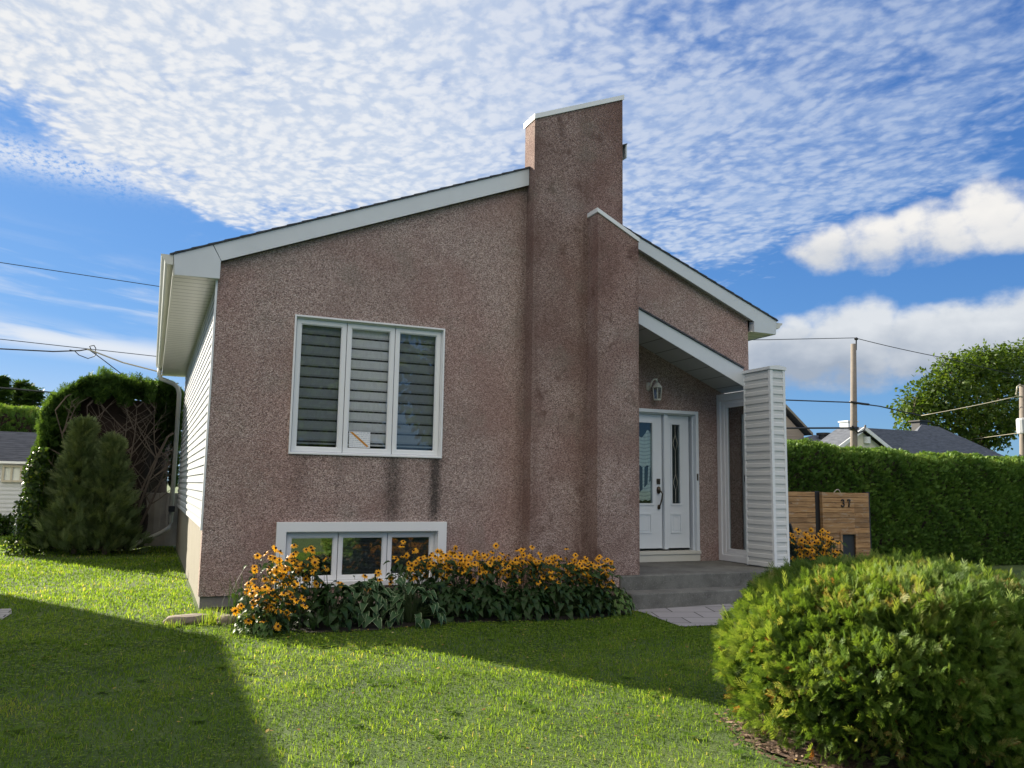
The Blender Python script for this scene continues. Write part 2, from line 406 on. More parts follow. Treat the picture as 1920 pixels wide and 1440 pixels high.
M['glass_plain'] = glassmat('clear glass', .45, (.8, .85, .85))
M['glass_side'] = glassmat('reflective side glass', 2.0, (.4, .44, .42), minr=.22)

def shingle_mat(name, a, b_, course=.14):
    m, t, b = newmat(name); p = pos(t); x, y, z = t.xyz(p)
    br = t.n('ShaderNodeTexNoise', None, 0, Vector=t.comb(t.m('MULTIPLY', x, 2.0), t.m('MULTIPLY', y, 2.0), t.m('MULTIPLY', z, 22.0)), Scale=1.6, Detail=3.0)
    c = t.mix(t.smooth(br, .35, .65), a, b_)
    c = t.mix(t.m('MULTIPLY', t.noise(p, 40.0, 2.0, .6), .4), c, (.12, .13, .15))
    row = t.m('FRACT', t.m('DIVIDE', z, course * .38))
    c = t.mix(t.smooth(row, .80, .98, 0, .6), c, (.01, .011, .014))
    t.put(b.inputs['Base Color'], c); b.inputs['Roughness'].default_value = .85
    return m
M['shingle'] = shingle_mat('dark asphalt shingles', (.030, .034, .045), (.075, .082, .10))

def concrete_mat(name, a, b_, stains=0.6):
    m, t, b = newmat(name); p = pos(t)
    c = t.mix(t.smooth(t.noise(p, 2.2, 6.0, .68), .3, .7), a, b_)
    c = t.mix(t.smooth(t.noise(p, 7.0, 5.0, .7), .55, .75, 0, stains), c, tuple(x * .38 for x in a))
    c = t.mix(t.smooth(t.noise(p, 90.0, 2.0, .6), .62, .72, 0, .5), c, (.42, .42, .40))
    t.put(b.inputs['Base Color'], c); b.inputs['Roughness'].default_value = .9
    bump(t, b, t.noise(p, 60.0, 4.0, .7), .4, .006)
    return m
M['concrete'] = concrete_mat('weathered concrete', (.095, .096, .088), (.175, .178, .165))

def wood_mat(name, a, b_, axis='x', board=.095):
    m, t, b = newmat(name); p = pos(t); x, y, z = t.xyz(p)
    bid = t.m('FLOOR', t.m('DIVIDE', z, board))
    wn = t.n('ShaderNodeTexWhiteNoise', dict(noise_dimensions='1D'), 0, W=t.m('ADD', bid, t.m('MULTIPLY', t.m('FLOOR', t.m('DIVIDE', x, 1.12)), 7.3)))
    g = t.noise(t.comb(t.m('MULTIPLY', x, 1.3), t.m('MULTIPLY', bid, 3.7), t.m('MULTIPLY', z, 16.0)), 2.0, 5.0, .62, .6)
    c = t.mix(t.smooth(g, .3, .7), a, b_)
    kn = t.noise(t.comb(t.m('MULTIPLY', x, 5.0), t.m('MULTIPLY', bid, 2.3), t.m('MULTIPLY', z, 9.0)), 1.4, 2.0, .5)
    c = t.mix(t.smooth(kn, .68, .74, 0, .8), c, tuple(v * .25 for v in a))
    wh = t.noise(t.comb(t.m('MULTIPLY', x, 2.0), t.m('MULTIPLY', bid, 1.1), t.m('MULTIPLY', z, 7.0)), 2.4, 4.0, .65)
    c = t.mix(t.smooth(wh, .52, .70, 0, .55), c, (.44, .38, .31))
    c = t.mix(1.0, c, t.ramp(wn, [(0, (.62, .58, .55)), (.5, (.95, .92, .88)), (1, (1.15, 1.08, .98))]), 'MULTIPLY')
    t.put(b.inputs['Base Color'], c); b.inputs['Roughness'].default_value = .8
    bump(t, b, g, .3, .004)
    return m
M['gate_wood'] = wood_mat('weathered cedar planks', (.27, .150, .066), (.47, .295, .145))
M['fence_wood'] = plain('grey weathered boards', (.36, .33, .29), .85, 0, .3, 4.0)

# ------------------------------------------------------------------ ground
def gz(x, y):
    """height of the lawn: it falls a little from the house's left corner towards the steps"""
    x = np.asarray(x, float); y = np.asarray(y, float)
    s = np.clip((x - 0.8) / 5.0, 0, 1); s = s * s * (3 - 2 * s)
    k = np.clip((y - 2.0) / 6.0, 0, 1)
    return -0.115 * s * (0.35 + .65 * k) + 0.012 * np.sin(x * 1.3 + 0.4 * y) * np.sin(y * 0.9)
def ground_mat():
    m, t, b = newmat('lawn soil and turf'); p = pos(t)
    c = t.ramp(t.noise(p, 1.2, 6.0, .65), [(.25, (.035, .065, .010)), (.5, (.065, .115, .018)), (.75, (.11, .15, .03))])
    c = t.mix(t.smooth(t.noise(p, 60.0, 3.0, .7), .4, .7, 0, .7), c, (.012, .022, .006))
    t.put(b.inputs['Base Color'], c); b.inputs['Roughness'].default_value = .95
    bump(t, b, t.noise(p, 45.0, 4.0, .7), .8, .02)
    return m
M['ground'] = ground_mat()
def build_ground():
    xs = np.concatenate([np.linspace(-900, -12, 14), np.linspace(-10, 16, 105), np.linspace(18, 900, 14)])
    ys = np.concatenate([np.linspace(-900, -6, 12), np.linspace(-4, 26, 121), np.linspace(28, 1500, 14)])
    X, Y = np.meshgrid(xs, ys); Z = gz(X, Y)
    V = np.stack([X, Y, Z], -1).reshape(-1, 3); nx, ny = len(xs), len(ys)
    i, j = np.meshgrid(np.arange(nx - 1), np.arange(ny - 1)); a = (j * nx + i).ravel()
    F = np.stack([a, a + 1, a + 1 + nx, a + nx], 1)
    o = np_mesh('lawn', V, F, M['ground'], smooth=True); tag(o, kind='structure')
build_ground()
def sheet(name, poly, dz, mat, res=.25, kind='structure', lift=0.0):
    """polygon draped over the lawn"""
    import bmesh
    bm = bmesh.new(); bm.faces.new([bm.verts.new((x, y, 0)) for x, y in poly])
    bmesh.ops.triangulate(bm, faces=bm.faces)
    for _ in range(3): bmesh.ops.subdivide_edges(bm, edges=[e for e in bm.edges if e.calc_length() > res], cuts=1, use_grid_fill=False); bmesh.ops.triangulate(bm, faces=bm.faces)
    for v in bm.verts: v.co.z = float(gz(v.co.x, v.co.y)) + dz
    me = bpy.data.meshes.new(name); bm.to_mesh(me); bm.free()
    return tag(finish(name, me, mat, None), kind=kind)
def paver_mat(name, sx, sy, rot, a, b_):
    m, t, b = newmat(name); p = pos(t)
    mp = t.n('ShaderNodeMapping', None, 0, Vector=p, Rotation=(0, 0, rot))
    br = t.n('ShaderNodeTexBrick', dict(offset=.5), None, Vector=mp, Color1=a, Color2=b_, Mortar=(.03, .03, .026), Scale=1.0, Mortar_Size=.008, Brick_Width=sx, Row_Height=sy)
    c = t.mix(t.m('MULTIPLY', t.noise(p, 9.0, 5.0, .7), .35), br.outputs[0], (.10, .10, .10))
    t.put(b.inputs['Base Color'], c); b.inputs['Roughness'].default_value = .9
    bump(t, b, t.m('MULTIPLY', br.outputs[1], -1.0), .5, .01)
    return m
M['paver'] = paver_mat('grey slabs', .55, .42, R(20), (.30, .29, .30), (.38, .37, .38))
M['paver_left'] = paver_mat('small grey pavers', .26, .17, R(0), (.29, .28, .28), (.37, .36, .36))
M['soil'] = plain('bed soil', (.022, .018, .012), .95, 0, .5, 12.0, .8, 40)
def mulch_mat():
    m, t, b = newmat('bark mulch'); p = pos(t)
    c = t.ramp(t.noise(p, 38.0, 4.0, .7), [(.3, (.03, .018, .012)), (.5, (.12, .075, .05)), (.68, (.26, .18, .13))])
    t.put(b.inputs['Base Color'], c); b.inputs['Roughness'].default_value = .95
    bump(t, b, t.noise(p, 55.0, 4.0, .7), 1.0, .03)
    return m
M['mulch'] = mulch_mat()
WALK = [(5.78, 9.25), (5.80, 8.95), (5.72, 8.55), (5.62, 7.95), (6.2, 7.9), (7.2, 7.75), (8.3, 7.6), (9.1, 7.2), (9.1, 9.25)]
PATH = [(-1.32, 10.7), (-1.26, 10.3), (-1.3, 9.7), (-1.24, 9.2), (-1.14, 8.7), (-3.4, 8.2), (-9, 8.3), (-9, 10.9), (-3, 10.8)]
BED = [(0.72, 10.2), (0.72, 9.35), (1.0, 8.6), (1.55, 8.22), (2.1, 8.22), (2.8, 8.42), (3.5, 8.52), (4.2, 8.56), (4.9, 8.72), (5.6, 9.0), (5.75, 9.25), (5.75, 10.2)]
sheet('paved_walkway', WALK, .012, M['paver'], .3)
sheet('stone_path', PATH, .012, M['paver_left'], .3)
sheet('bed_soil', BED, .014, M['soil'])
sheet('mulch_bed', [(4.24 + .98 * math.cos(a) * (1 + .05 * math.sin(5 * a)), 3.70 + .93 * math.sin(a) * (1 + .06 * math.sin(3 * a + 1))) for a in np.linspace(0, 2 * math.pi, 30)[:-1]], .016, M['mulch'])

def in_poly(x, y, poly):
    c = np.zeros(len(x), bool); n = len(poly)
    for i in range(n):
        x1, y1 = poly[i]; x2, y2 = poly[(i + 1) % n]
        c ^= ((y1 > y) != (y2 > y)) & (x < (x2 - x1) * (y - y1) / (y2 - y1 + 1e-12) + x1)
    return c
M['grass'] = leafmat('grass blades', [(0, (.048, .092, .016)), (.35, (.108, .205, .028)), (.7, (.200, .318, .048)), (.92, (.32, .38, .075)), (1, (.44, .40, .17))], .62, .6, .16)
def build_grass():
    pts = []
    # density falls with distance from where one stands; blades get wider to keep the cover
    for (ylo, yhi, dens) in ((2.4, 4.2, 2600), (4.2, 6.2, 3300), (6.2, 8.6, 2300), (8.6, 12, 1500), (12, 17, 800), (17, 30, 330)):
        xl = -0.23 * yhi - 1.2; xr = min(1.62 * yhi + 1.0, 9.4) if yhi < 10 else (0.9 if yhi > 11.9 else 6.0)
        if yhi == 12: xr = 6.0
        n = int((xr - xl) * (yhi - ylo) * dens)
        x = RNG.uniform(xl, xr, n); y = RNG.uniform(ylo, yhi, n)
        pts.append(np.stack([x, y], 1))
    n = 26000; pts.append(np.stack([RNG.uniform(5.8, 18.0, n), RNG.uniform(3.0, 12.6, n)], 1))      # the strip along the hedge, seen over the clipped shrub
    p = np.concatenate(pts); x, y = p[:, 0], p[:, 1]
    keep = ~(in_poly(x, y, WALK) | in_poly(x, y, PATH) | in_poly(x, y, BED))
    keep &= ~((x > .56) & (y > 10.05)) & ~((x > 5.7) & (x < 9.2) & (y > 9.2))
    keep &= ((x - 4.24) / .98) ** 2 + ((y - 3.70) / .92) ** 2 > 1.0 + .22 * wob(np.stack([x, y, 0 * x], 1), 7.0) + RNG.normal(0, .10, len(x))
    keep &= (x > -0.23 * y - 1.3)
    x, y = x[keep], y[keep]; n = len(x)
    d = np.sqrt(x * x + y * y)
    P = np.stack([x, y, gz(x, y)], 1)
    lump = wob(np.stack([x, y, x * 0], 1), 5.0) * .5 + wob(np.stack([x, y, y * 0], 1), 13.0, 2.0) * .5
    patch = wob(np.stack([x, y, x * 0], 1), 1.1, 5.0)
    h = RNG.uniform(.016, .040, n) * (1 + .6 * lump) * np.clip(.75 + d * .035, .9, 1.5)
    w = RNG.uniform(.0028, .0050, n) * np.clip(d / 4.2, 1, 5.0)
    az = RNG.uniform(0, 2 * math.pi, n); lean = np.abs(RNG.normal(.55, .45, n))
    D = np.stack([np.cos(az) * np.sin(lean), np.sin(az) * np.sin(lean), np.cos(lean)], 1)
    a2 = az + RNG.normal(math.pi / 2, .5, n); Sd = np.stack([np.cos(a2), np.sin(a2), 0 * a2], 1)
    mid = P + D * (h * .58)[:, None]
    tip = P + D * h[:, None] + np.stack([np.cos(az), np.sin(az), 0 * az], 1) * (h * .28 * np.sin(lean) ** .5)[:, None]
    hw = w[:, None] * .5
    V = np.stack([P - Sd * hw, P + Sd * hw, mid + Sd * hw * .8, mid - Sd * hw * .8, tip + Sd * hw * .15, tip - Sd * hw * .15], 1)
    b = np.arange(n) * 6
    F = np.concatenate([np.stack([b, b + 1, b + 2, b + 3], 1), np.stack([b + 3, b + 2, b + 4, b + 5], 1)])
    dry = np.clip(wob(np.stack([x, y, x * 0], 1), 2.7, 8.0) - .35, 0, 1)
    tone = np.clip(.44 + .20 * patch + .17 * lump + .45 * dry + RNG.normal(0, .17, n) + (RNG.random(n) > .96) * .4, 0, 1)
    o = np_mesh('grass', V.reshape(-1, 3), F, M['grass'], tone=np.repeat(tone, 6))
    tag(o, kind='stuff')
    # clover leaflets in the turf
    m = 26000; x = RNG.uniform(-1.9, 5.6, m); y = 3.3 + 6.5 * RNG.random(m) ** 1.3
    ok = (wob(np.stack([x, y, x * 0], 1), 2.3, 3.0) > -.05) & ~(in_poly(x, y, WALK) | in_poly(x, y, PATH) | in_poly(x, y, BED)) & (((x - 4.2) / 1.2) ** 2 + ((y - 3.72) / 1.0) ** 2 > 1) & (x > -.23 * y - 1.3)
    x, y = x[ok], y[ok]; m = len(x); P = np.stack([x, y, gz(x, y) + RNG.uniform(.012, .034, m)], 1); a = RNG.uniform(0, 6.28, m)
    tv = np.array([(0, 0, 0), (.6, .45, .08), (1, 0, .02), (.6, -.45, .08)], float)
    parts = [scatter(tv, np.array([(0, 1, 2, 3)]), P, np.stack([np.cos(a + q * 2.1), np.sin(a + q * 2.1), .1 + 0 * a], 1), np.array([0, 0, 1.]) + .3 * rv(m), RNG.uniform(.008, .014, m) * np.clip(y / 5, 1, 2), RNG.uniform(.4, .9, m)) for q in range(3)]
    V, F, T = join(parts); tag(np_mesh('clover', V, F, M['grass'], tone=T), kind='stuff')
build_grass()
def litter():
    # bark chips straying from the mulch, fallen leaflets and flat weeds in the lawn
    def flakes(name, x, y, size, mat, tone, lift=.012, tv=None):
        m = len(x); a = RNG.uniform(0, 6.28, m)
        tv = np.array([(0, -.25, 0), (1, -.2, .05), (1, .25, .0), (0, .2, .03)], float) if tv is None else tv
        V, F, T = scatter(tv, np.array([(0, 1, 2, 3)]), np.stack([x, y, gz(x, y) + lift + RNG.uniform(0, .012, m)], 1), np.stack([np.cos(a), np.sin(a), RNG.normal(0, .2, m)], 1), np.array([0, 0, 1.]) + .35 * rv(m), size, tone)
        tag(np_mesh(name, V, F, mat, tone=T), kind='stuff')
    m = 1500; a = RNG.uniform(0, 6.28, m); r = 1 + RNG.normal(.0, .07, m); x = 4.24 + .98 * np.cos(a) * r; y = 3.70 + .93 * np.sin(a) * r
    flakes('bark_chips', x, y, RNG.uniform(.012, .045, m), leafmat('bark chips', [(0, (.035, .022, .016)), (.6, (.15, .10, .07)), (1, (.34, .26, .20))], .0, .9, .1), RNG.random(m), .016)
    m = 260; x = RNG.uniform(-1.2, 5.4, m); y = RNG.uniform(3.4, 9.0, m); k = ~(in_poly(x, y, BED) | in_poly(x, y, WALK)); x, y = x[k], y[k]; m = len(x)
    flakes('fallen_leaves', x, y, RNG.uniform(.02, .04, m), leafmat('fallen leaves', [(0, (.20, .10, .03)), (.6, (.42, .30, .07)), (1, (.5, .42, .2))], .3, .7, .2), RNG.random(m), .03, LEAFV4)
    V, F, T = [], [], []; parts = []
    for _ in range(60):
        x, y = RNG.uniform(-1.0, 5.0), RNG.uniform(3.5, 8.2)
        if in_poly(np.array([x]), np.array([y]), BED)[0] or ((x - 4.24) / 1.1) ** 2 + ((y - 3.7) / 1.05) ** 2 < 1: continue
        n = 9; a = np.arange(n) * .7 + RNG.uniform(0, 6); P = np.tile([x, y, float(gz(x, y)) + .012], (n, 1))
        parts.append(scatter(LEAFV4 * [1, .8, 1], np.array([(0, 1, 2, 3)]), P, np.stack([np.cos(a), np.sin(a), .28 + 0 * a], 1), np.tile([0, 0, 1.], (n, 1)), RNG.uniform(.035, .075, n), RNG.uniform(.25, .6, n)))
    V, F, T = join(parts); tag(np_mesh('lawn_weeds', V, F, M['grass'], tone=T), kind='stuff')
LEAFV4 = np.array([(0, 0, 0), (.5, .30, .05), (1, 0, .0), (.5, -.30, .05)], float)
litter()

# ------------------------------------------------------------------ the house
HOUSE = thing('house', (4.6, 15, 0), 'pink stone-dash stucco bungalow with a tall chimney fin and white trim behind the flower bed', 'house')
FY = 10.12           # front wall plane
DY = 11.28           # recessed entrance wall plane
UY = 10.52           # gable wall above the porch
def lb(x): return 4.03 + .402 * (x - .58)        # underside of the left rake board
def lt(x): return 4.047 + .407 * (x - .075)      # its top
def rb(x): return 5.09 - .419 * (x - 6.669)      # right rake board
def rtp(x): return 5.277 - .397 * (x - 6.67)
BACK = 19.7

# front wall in vertical strips round the two windows
MW = (1.505, 3.425, 1.795, 3.475)                # main window opening x0 x1 z0 z1
BW = (1.40, 3.525, .20, .972)                    # basement window surround
w = MB(); T = .20
def strip(x0, x1, z0, z1=None):
    w.prism([(x0, z0), (x1, z0), (x1, lb(x1) if z1 is None else z1), (x0, lb(x0) if z1 is None else z1)], FY, FY + T, 'y')
strip(.58, BW[0], .136); strip(BW[0], MW[0], BW[3]); strip(MW[0], MW[1], BW[3], MW[2]); strip(MW[0], MW[1], MW[3])
strip(MW[1], BW[1], BW[3]); strip(BW[1], 4.72, -.15); strip(BW[0], BW[1], -.1, BW[2])
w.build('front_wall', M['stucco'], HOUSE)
f = MB(); f.box(.598, BW[0], FY + .03, FY + .25, -.3, .134); f.build('front_foundation', M['found'], HOUSE)
f = MB(); f.box(.60, .80, FY + .251, BACK, -.3, .90); f.box(.60, .62, FY + .028, FY + .25, .135, .90); f.build('side_foundation', M['parge'], HOUSE)

def siding_x(m, xface, y0, y1, z0, z1, e, sgn, lip=.012):
    """clapboards on a wall that faces -x (sgn -1) or +x"""
    n = max(1, round((z1 - z0) / e)); e = (z1 - z0) / n
    for k in range(n):
        a, c = z0 + k * e, z0 + (k + 1) * e
        pr = [(xface + sgn * lip, a), (xface + sgn * lip, a + .008), (xface + sgn * lip * .75, a + e * .45), (xface + sgn * .001, a + e * .52), (xface + sgn * .001, c), (xface - sgn * .02, c), (xface - sgn * .02, a)]
        m.add([(p[0], y, p[1]) for y in (y0, y1) for p in pr], [tuple(range(7)), tuple(range(13, 6, -1))] + [(i, (i + 1) % 7, (i + 1) % 7 + 7, i + 7) for i in range(7)])
def siding_y(m, yface, x0, x1, z0, z1, e, lip=.012):
    n = max(1, round((z1 - z0) / e)); e = (z1 - z0) / n
    for k in range(n):
        a, c = z0 + k * e, z0 + (k + 1) * e
        pr = [(yface - lip, a), (yface - lip, a + .008), (yface - lip * .75, a + e * .45), (yface - .001, a + e * .52), (yface - .001, c), (yface + .02, c), (yface + .02, a)]
        m.add([(x, p[0], p[1]) for x in (x0, x1) for p in pr], [tuple(range(7)), tuple(range(13, 6, -1))] + [(i, (i + 1) % 7, (i + 1) % 7 + 7, i + 7) for i in range(7)])
s_ = MB(); siding_x(s_, .575, FY + .045, BACK, .905, 3.83, .104, -1, .016)
s_.box(.60, .74, FY + .21, BACK, .91, 3.9)
s_.build('side_wall', M['siding'], HOUSE)
s_ = MB(); s_.box(.555, .578, FY - .012, FY + .045, .88, 3.835); s_.build('corner_post', M['white'], HOUSE)

# chimney fin
c = MB(); X0, X1 = 4.605, 6.03
c.prism([(X0, -.2), (X1, -.2), (X1, 7.145), (X0, 6.56)], 9.88, 10.20, 'y')
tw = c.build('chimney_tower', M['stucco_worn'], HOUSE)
c = MB(); c.prism([(X0 - .015, 6.552), (X1 + .02, 7.152), (X1 + .02, 7.222), (X0 - .015, 6.622)], 9.862, 10.225, 'y')
c.build('cap', M['white'], tw)
# buttress
c = MB(); c.prism([(5.46, .133), (5.80, .133), (5.80, .283), (6.118, .283), (6.118, 4.915), (5.46, 5.245)], 9.60, 10.50, 'y')
c.box(5.50, 5.80, 9.64, 10.40, -.2, .131)
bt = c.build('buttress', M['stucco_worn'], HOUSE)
c = MB(); c.prism([(5.445, 5.250), (6.130, 4.907), (6.130, 4.967), (5.445, 5.310)], 9.585, 10.38, 'y')
c.build('cap', M['white'], bt)

# left roof
c = MB(); t0, t1 = .05, 6.20
c.prism([(t0, lt(t0) + .004), (t1, lt(t1) + .004), (t1, lt(t1) + .020), (t0 - .02, lt(t0) + .014)], 10.02, BACK + .35, 'y')
for k in range(34):      # butt edges of the shingle courses, seen along the rake
    xa = t0 + .02 + k * .178
    if xa < 4.55: c.prism([(xa, lt(xa) + .017), (xa + .015, lt(xa + .015) + .028), (xa + .175, lt(xa + .175) + .019)], 10.018, 10.16, 'y')
c.build('left_roof', M['shingle'], HOUSE)
c = MB(); c.prism([(.60, lb(.6) + .0), (4.600, lb(4.6)), (4.600, lt(4.6)), (.50, lt(.5))], 10.04, 10.065, 'y')
for xs_ in (1.62, 3.42): c.prism([(xs_, lb(xs_) + .004), (xs_ + .05, lb(xs_ + .05) + .004), (xs_ + .05, lt(xs_ + .05) - .004), (xs_, lt(xs_) - .004)], 10.0375, 10.0398, 'y')
c.build('rake_board', M['fascia'], HOUSE)
c = MB(); c.prism([(.60, lb(.6) + .02), (4.600, lb(4.6) + .02), (4.600, lt(4.6) - .02), (.55, lt(.5) - .02)], 10.066, FY + .1, 'y')
c.build('rake_soffit', M['soffit'], HOUSE)
c = MB(); c.prism([(.099, 3.810), (.592, 3.819), (.592, lb(.6)), (.492, lt(.492) - .002), (.075, 4.047)], 10.037, 10.062, 'y')
c.box(.574, .592, 10.063, 10.13, 3.82, 4.03)
c.build('eave_box', M['fascia'], HOUSE)
c = MB(); c.box(.075, .098, 10.064, BACK + .3, 3.805, 4.045); c.build('eave_board', M['gutter'], HOUSE)
def soffit_mat():
    m, t, b = newmat('ribbed white soffit'); p = pos(t); x, y, z = t.xyz(p)
    fr = t.m('FRACT', t.m('DIVIDE', y, .20))
    ln = t.m('MAXIMUM', t.smooth(fr, .84, .92), 0.0)
    c_ = t.mix(t.m('MULTIPLY', ln, .75), (.64, .63, .58), (.10, .10, .09))
    c_ = t.mix(t.smooth(t.noise(p, 2.0, 3.0, .6), .4, .7, 0, .15), c_, (.5, .5, .45))
    t.put(b.inputs['Base Color'], c_); b.inputs['Roughness'].default_value = .38
    bump(t, b, t.m('MULTIPLY', ln, -1.0), .6, .01)
    return m
M['rib_soffit'] = soffit_mat()
c = MB(); c.box(.0985, .578, 10.063, BACK + .28, 3.812, 3.83); c.build('eave_soffit', M['rib_soffit'], HOUSE)
# eave gutter (ogee profile) with its end cap and the downspout at the back corner
def gutter(name, x0, dirx, y0, y1, z, d=.125, h=.12, parent=HOUSE):
    g = MB(); pr = [(0, 0), (.45, 0), (.62, .18), (.70, .45), (.92, .70), (1.0, .85), (1.0, 1.0), (.94, 1.0), (.94, .88), (.86, .74), (.64, .50), (.56, .24), (.42, .07), (.05, .07), (.05, 1.0), (0, 1.0)]
    P = [(x0 + dirx * a * d, z + b_ * h) for a, b_ in pr]; n = len(P)
    g.add([(p[0], y, p[1]) for y in (y0, y1) for p in P], [(i, (i + 1) % n, (i + 1) % n + n, i + n) for i in range(n)])
    cap = [(x0 + dirx * a * d, z + b_ * h) for a, b_ in pr[:7]] + [(x0, z + h)]
    for y in (y0, y1): g.add([(p[0], y, p[1]) for p in cap], [tuple(range(len(cap)))])
    return g.build(name, M['gutter'], parent)
gl = gutter('eave_gutter', .073, -1, 10.045, BACK + .3, 3.925, .135, .115)
ds = MB(); ds.tube([(.02, 19.75, 3.93), (.02, 19.75, 3.82), (.06, 19.75, 3.72), (.33, 19.75, 3.62), (.42, 19.75, 3.54), (.46, 19.75, 3.40), (.46, 19.75, .55), (.43, 19.72, .42), (.30, 19.6, .34), (-.10, 19.3, .16), (-.28, 19.15, .10)], .05, 8)
ds.build('downspout', M['gutter'], gl, smooth=True)
c = MB(); c.box(.40, .53, 19.62, 19.84, .78, .90); c.build('downspout_bracket', M['black'], HOUSE)
# the high end of the left roof, behind the fin, and the wall under it
c = MB(); c.box(6.18, 6.203, 10.04, BACK + .3, 6.34, lt(6.2)); c.prism([(5.98, lt(5.98) - .26), (6.18, lt(6.18) - .25), (6.18, lt(6.18)), (5.98, lt(5.98))], 10.205, 10.23, 'y')
c.build('ridge_board', M['fascia'], HOUSE)
c = MB(); c.prism([(5.70, 3.0), (5.95, 3.0), (5.95, lt(5.95) - .02), (5.70, lt(5.70) - .02)], 10.24, BACK, 'y'); c.build('clerestory_wall', M['siding'], HOUSE)
c = MB(); c.box(.75, 5.7, BACK - .2, BACK, -.2, 4.2); c.prism([(.75, 4.2), (5.7, 4.2), (5.7, lt(5.7) - .03), (.75, lt(.75) - .03)], BACK - .2, BACK, 'y'); c.build('back_wall', M['siding'], HOUSE)

# right gable wall and roof
c = MB(); c.prism([(5.97, 4.33), (8.80, 3.115), (8.80, rb(8.80) + .04), (5.97, rb(5.97) + .04)], UY, UY + .2, 'y')
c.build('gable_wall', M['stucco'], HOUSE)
c = MB(); c.box(8.62, 8.80, UY + .21, DY + .20, 3.32, 4.12); c.box(8.62, 8.80, DY + .202, BACK, -.2, 4.12); c.box(5.96, 8.58, BACK - .2, BACK, -.2, 4.1); c.build('far_side_wall', M['siding'], HOUSE)
c = MB(); c.prism([(5.96, rtp(5.96) + .004), (9.335, rtp(9.335) + .004), (9.335, rtp(9.335) + .021), (5.96, rtp(5.96) + .021)], 10.40, BACK + .35, 'y')
for k in range(19):
    xa = 6.0 + k * .175; c.prism([(xa, rtp(xa) + .020), (xa + .155, rtp(xa + .155) + .029), (xa + .175, rtp(xa + .175) + .019)], 10.398, 10.56, 'y')
c.build('right_roof', M['shingle'], HOUSE)
c = MB(); c.prism([(6.05, rb(6.05)), (8.847, rb(8.847)), (8.847, 4.004), (9.296, 4.001), (9.315, rtp(9.315)), (6.05, rtp(6.05))], 10.42, 10.445, 'y')
c.build('rake_board', M['fascia'], HOUSE)
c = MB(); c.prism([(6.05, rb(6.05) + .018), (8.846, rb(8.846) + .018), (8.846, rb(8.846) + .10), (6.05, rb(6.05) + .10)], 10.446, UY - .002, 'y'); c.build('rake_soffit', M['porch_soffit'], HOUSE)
c = MB(); c.box(8.847, 8.862, 10.446, UY + .02, 4.004, 4.18); c.box(9.285, 9.305, 10.446, BACK + .3, 4.0, 4.22); c.build('eave_box', M['fascia'], HOUSE)
c = MB(); c.box(8.803, 9.284, 10.446, BACK + .3, 4.006, 4.02); c.build('eave_soffit', M['rib_soffit'], HOUSE)
gutter('eave_gutter', 9.306, 1, 10.44, BACK + .3, 4.105, .15, .10)

# porch roof
def pt(x): return 4.145 - .3955 * (x - 6.64)
def pb(x): return 3.922 - .427 * (x - 6.64)
xa, xb = 6.10, 8.592
c = MB(); c.prism([(xa, pb(xa)), (xb, pb(xb)), (xb, pt(xb)), (xa, pt(xa))], 10.40, 10.425, 'y'); pf = c.build('porch_fascia', M['fascia'], HOUSE)
c = MB(); c.prism([(xa, pt(xa) + .003), (xb, pt(xb) + .003), (xb, pt(xb) + .028), (xa, pt(xa) + .028)], 10.375, UY - .002, 'y'); c.build('porch_roof', M['shingle'], HOUSE)
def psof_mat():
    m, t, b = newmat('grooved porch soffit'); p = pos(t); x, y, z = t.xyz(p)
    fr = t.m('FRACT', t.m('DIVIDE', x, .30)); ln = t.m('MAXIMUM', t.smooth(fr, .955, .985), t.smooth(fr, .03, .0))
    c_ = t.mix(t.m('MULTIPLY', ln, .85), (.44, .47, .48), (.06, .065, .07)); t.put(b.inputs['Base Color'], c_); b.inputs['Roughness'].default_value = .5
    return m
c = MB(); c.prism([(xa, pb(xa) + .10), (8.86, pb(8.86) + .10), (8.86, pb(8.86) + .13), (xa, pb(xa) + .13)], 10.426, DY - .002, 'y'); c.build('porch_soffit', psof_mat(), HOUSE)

# entrance wall round the door
DO = (7.06, 8.335, .277, 2.735)   # outside of the door frame
c = MB(); c.box(5.97, DO[0], DY, DY + .2, .0, 3.95); c.prism([(DO[0], DO[3]), (DO[1], DO[3]), (DO[1], 3.55), (DO[0], 3.95)], DY, DY + .2, 'y')
c.prism([(DO[1], .0), (8.90, .0), (8.90, 3.3), (DO[1], 3.55)], DY, DY + .2, 'y')
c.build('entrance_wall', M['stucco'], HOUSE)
c = MB(); c.box(5.97, 6.13, 10.51, DY - .001, .0, 3.95); c.build('porch_inner_wall', M['stucco'], HOUSE)
df = MB(); df.frame(DO[0], DO[1], .44, DO[3], .055, DY - .03, DY + .16, 0, .055, .0)
df.frame(DO[0] + .055, DO[1] - .055, .44, DO[3] - .055, .02, DY + .05, DY + .16, 0, .02, .0)
df.box(7.692, 7.765, DY + .035, DY + .16, .47, 2.68)          # post between door and sidelight
dfo = df.build('door_frame', M['door'], HOUSE, bevel=.004)
c = MB(); c.box(DO[0] - .005, DO[1] + .006, DY - .055, DY + .16, .395, .445); c.box(DO[0] + .03, DO[1], DY - .035, DY + .10, .28, .394); c.build('threshold', M['gutter'], HOUSE, bevel=.004)

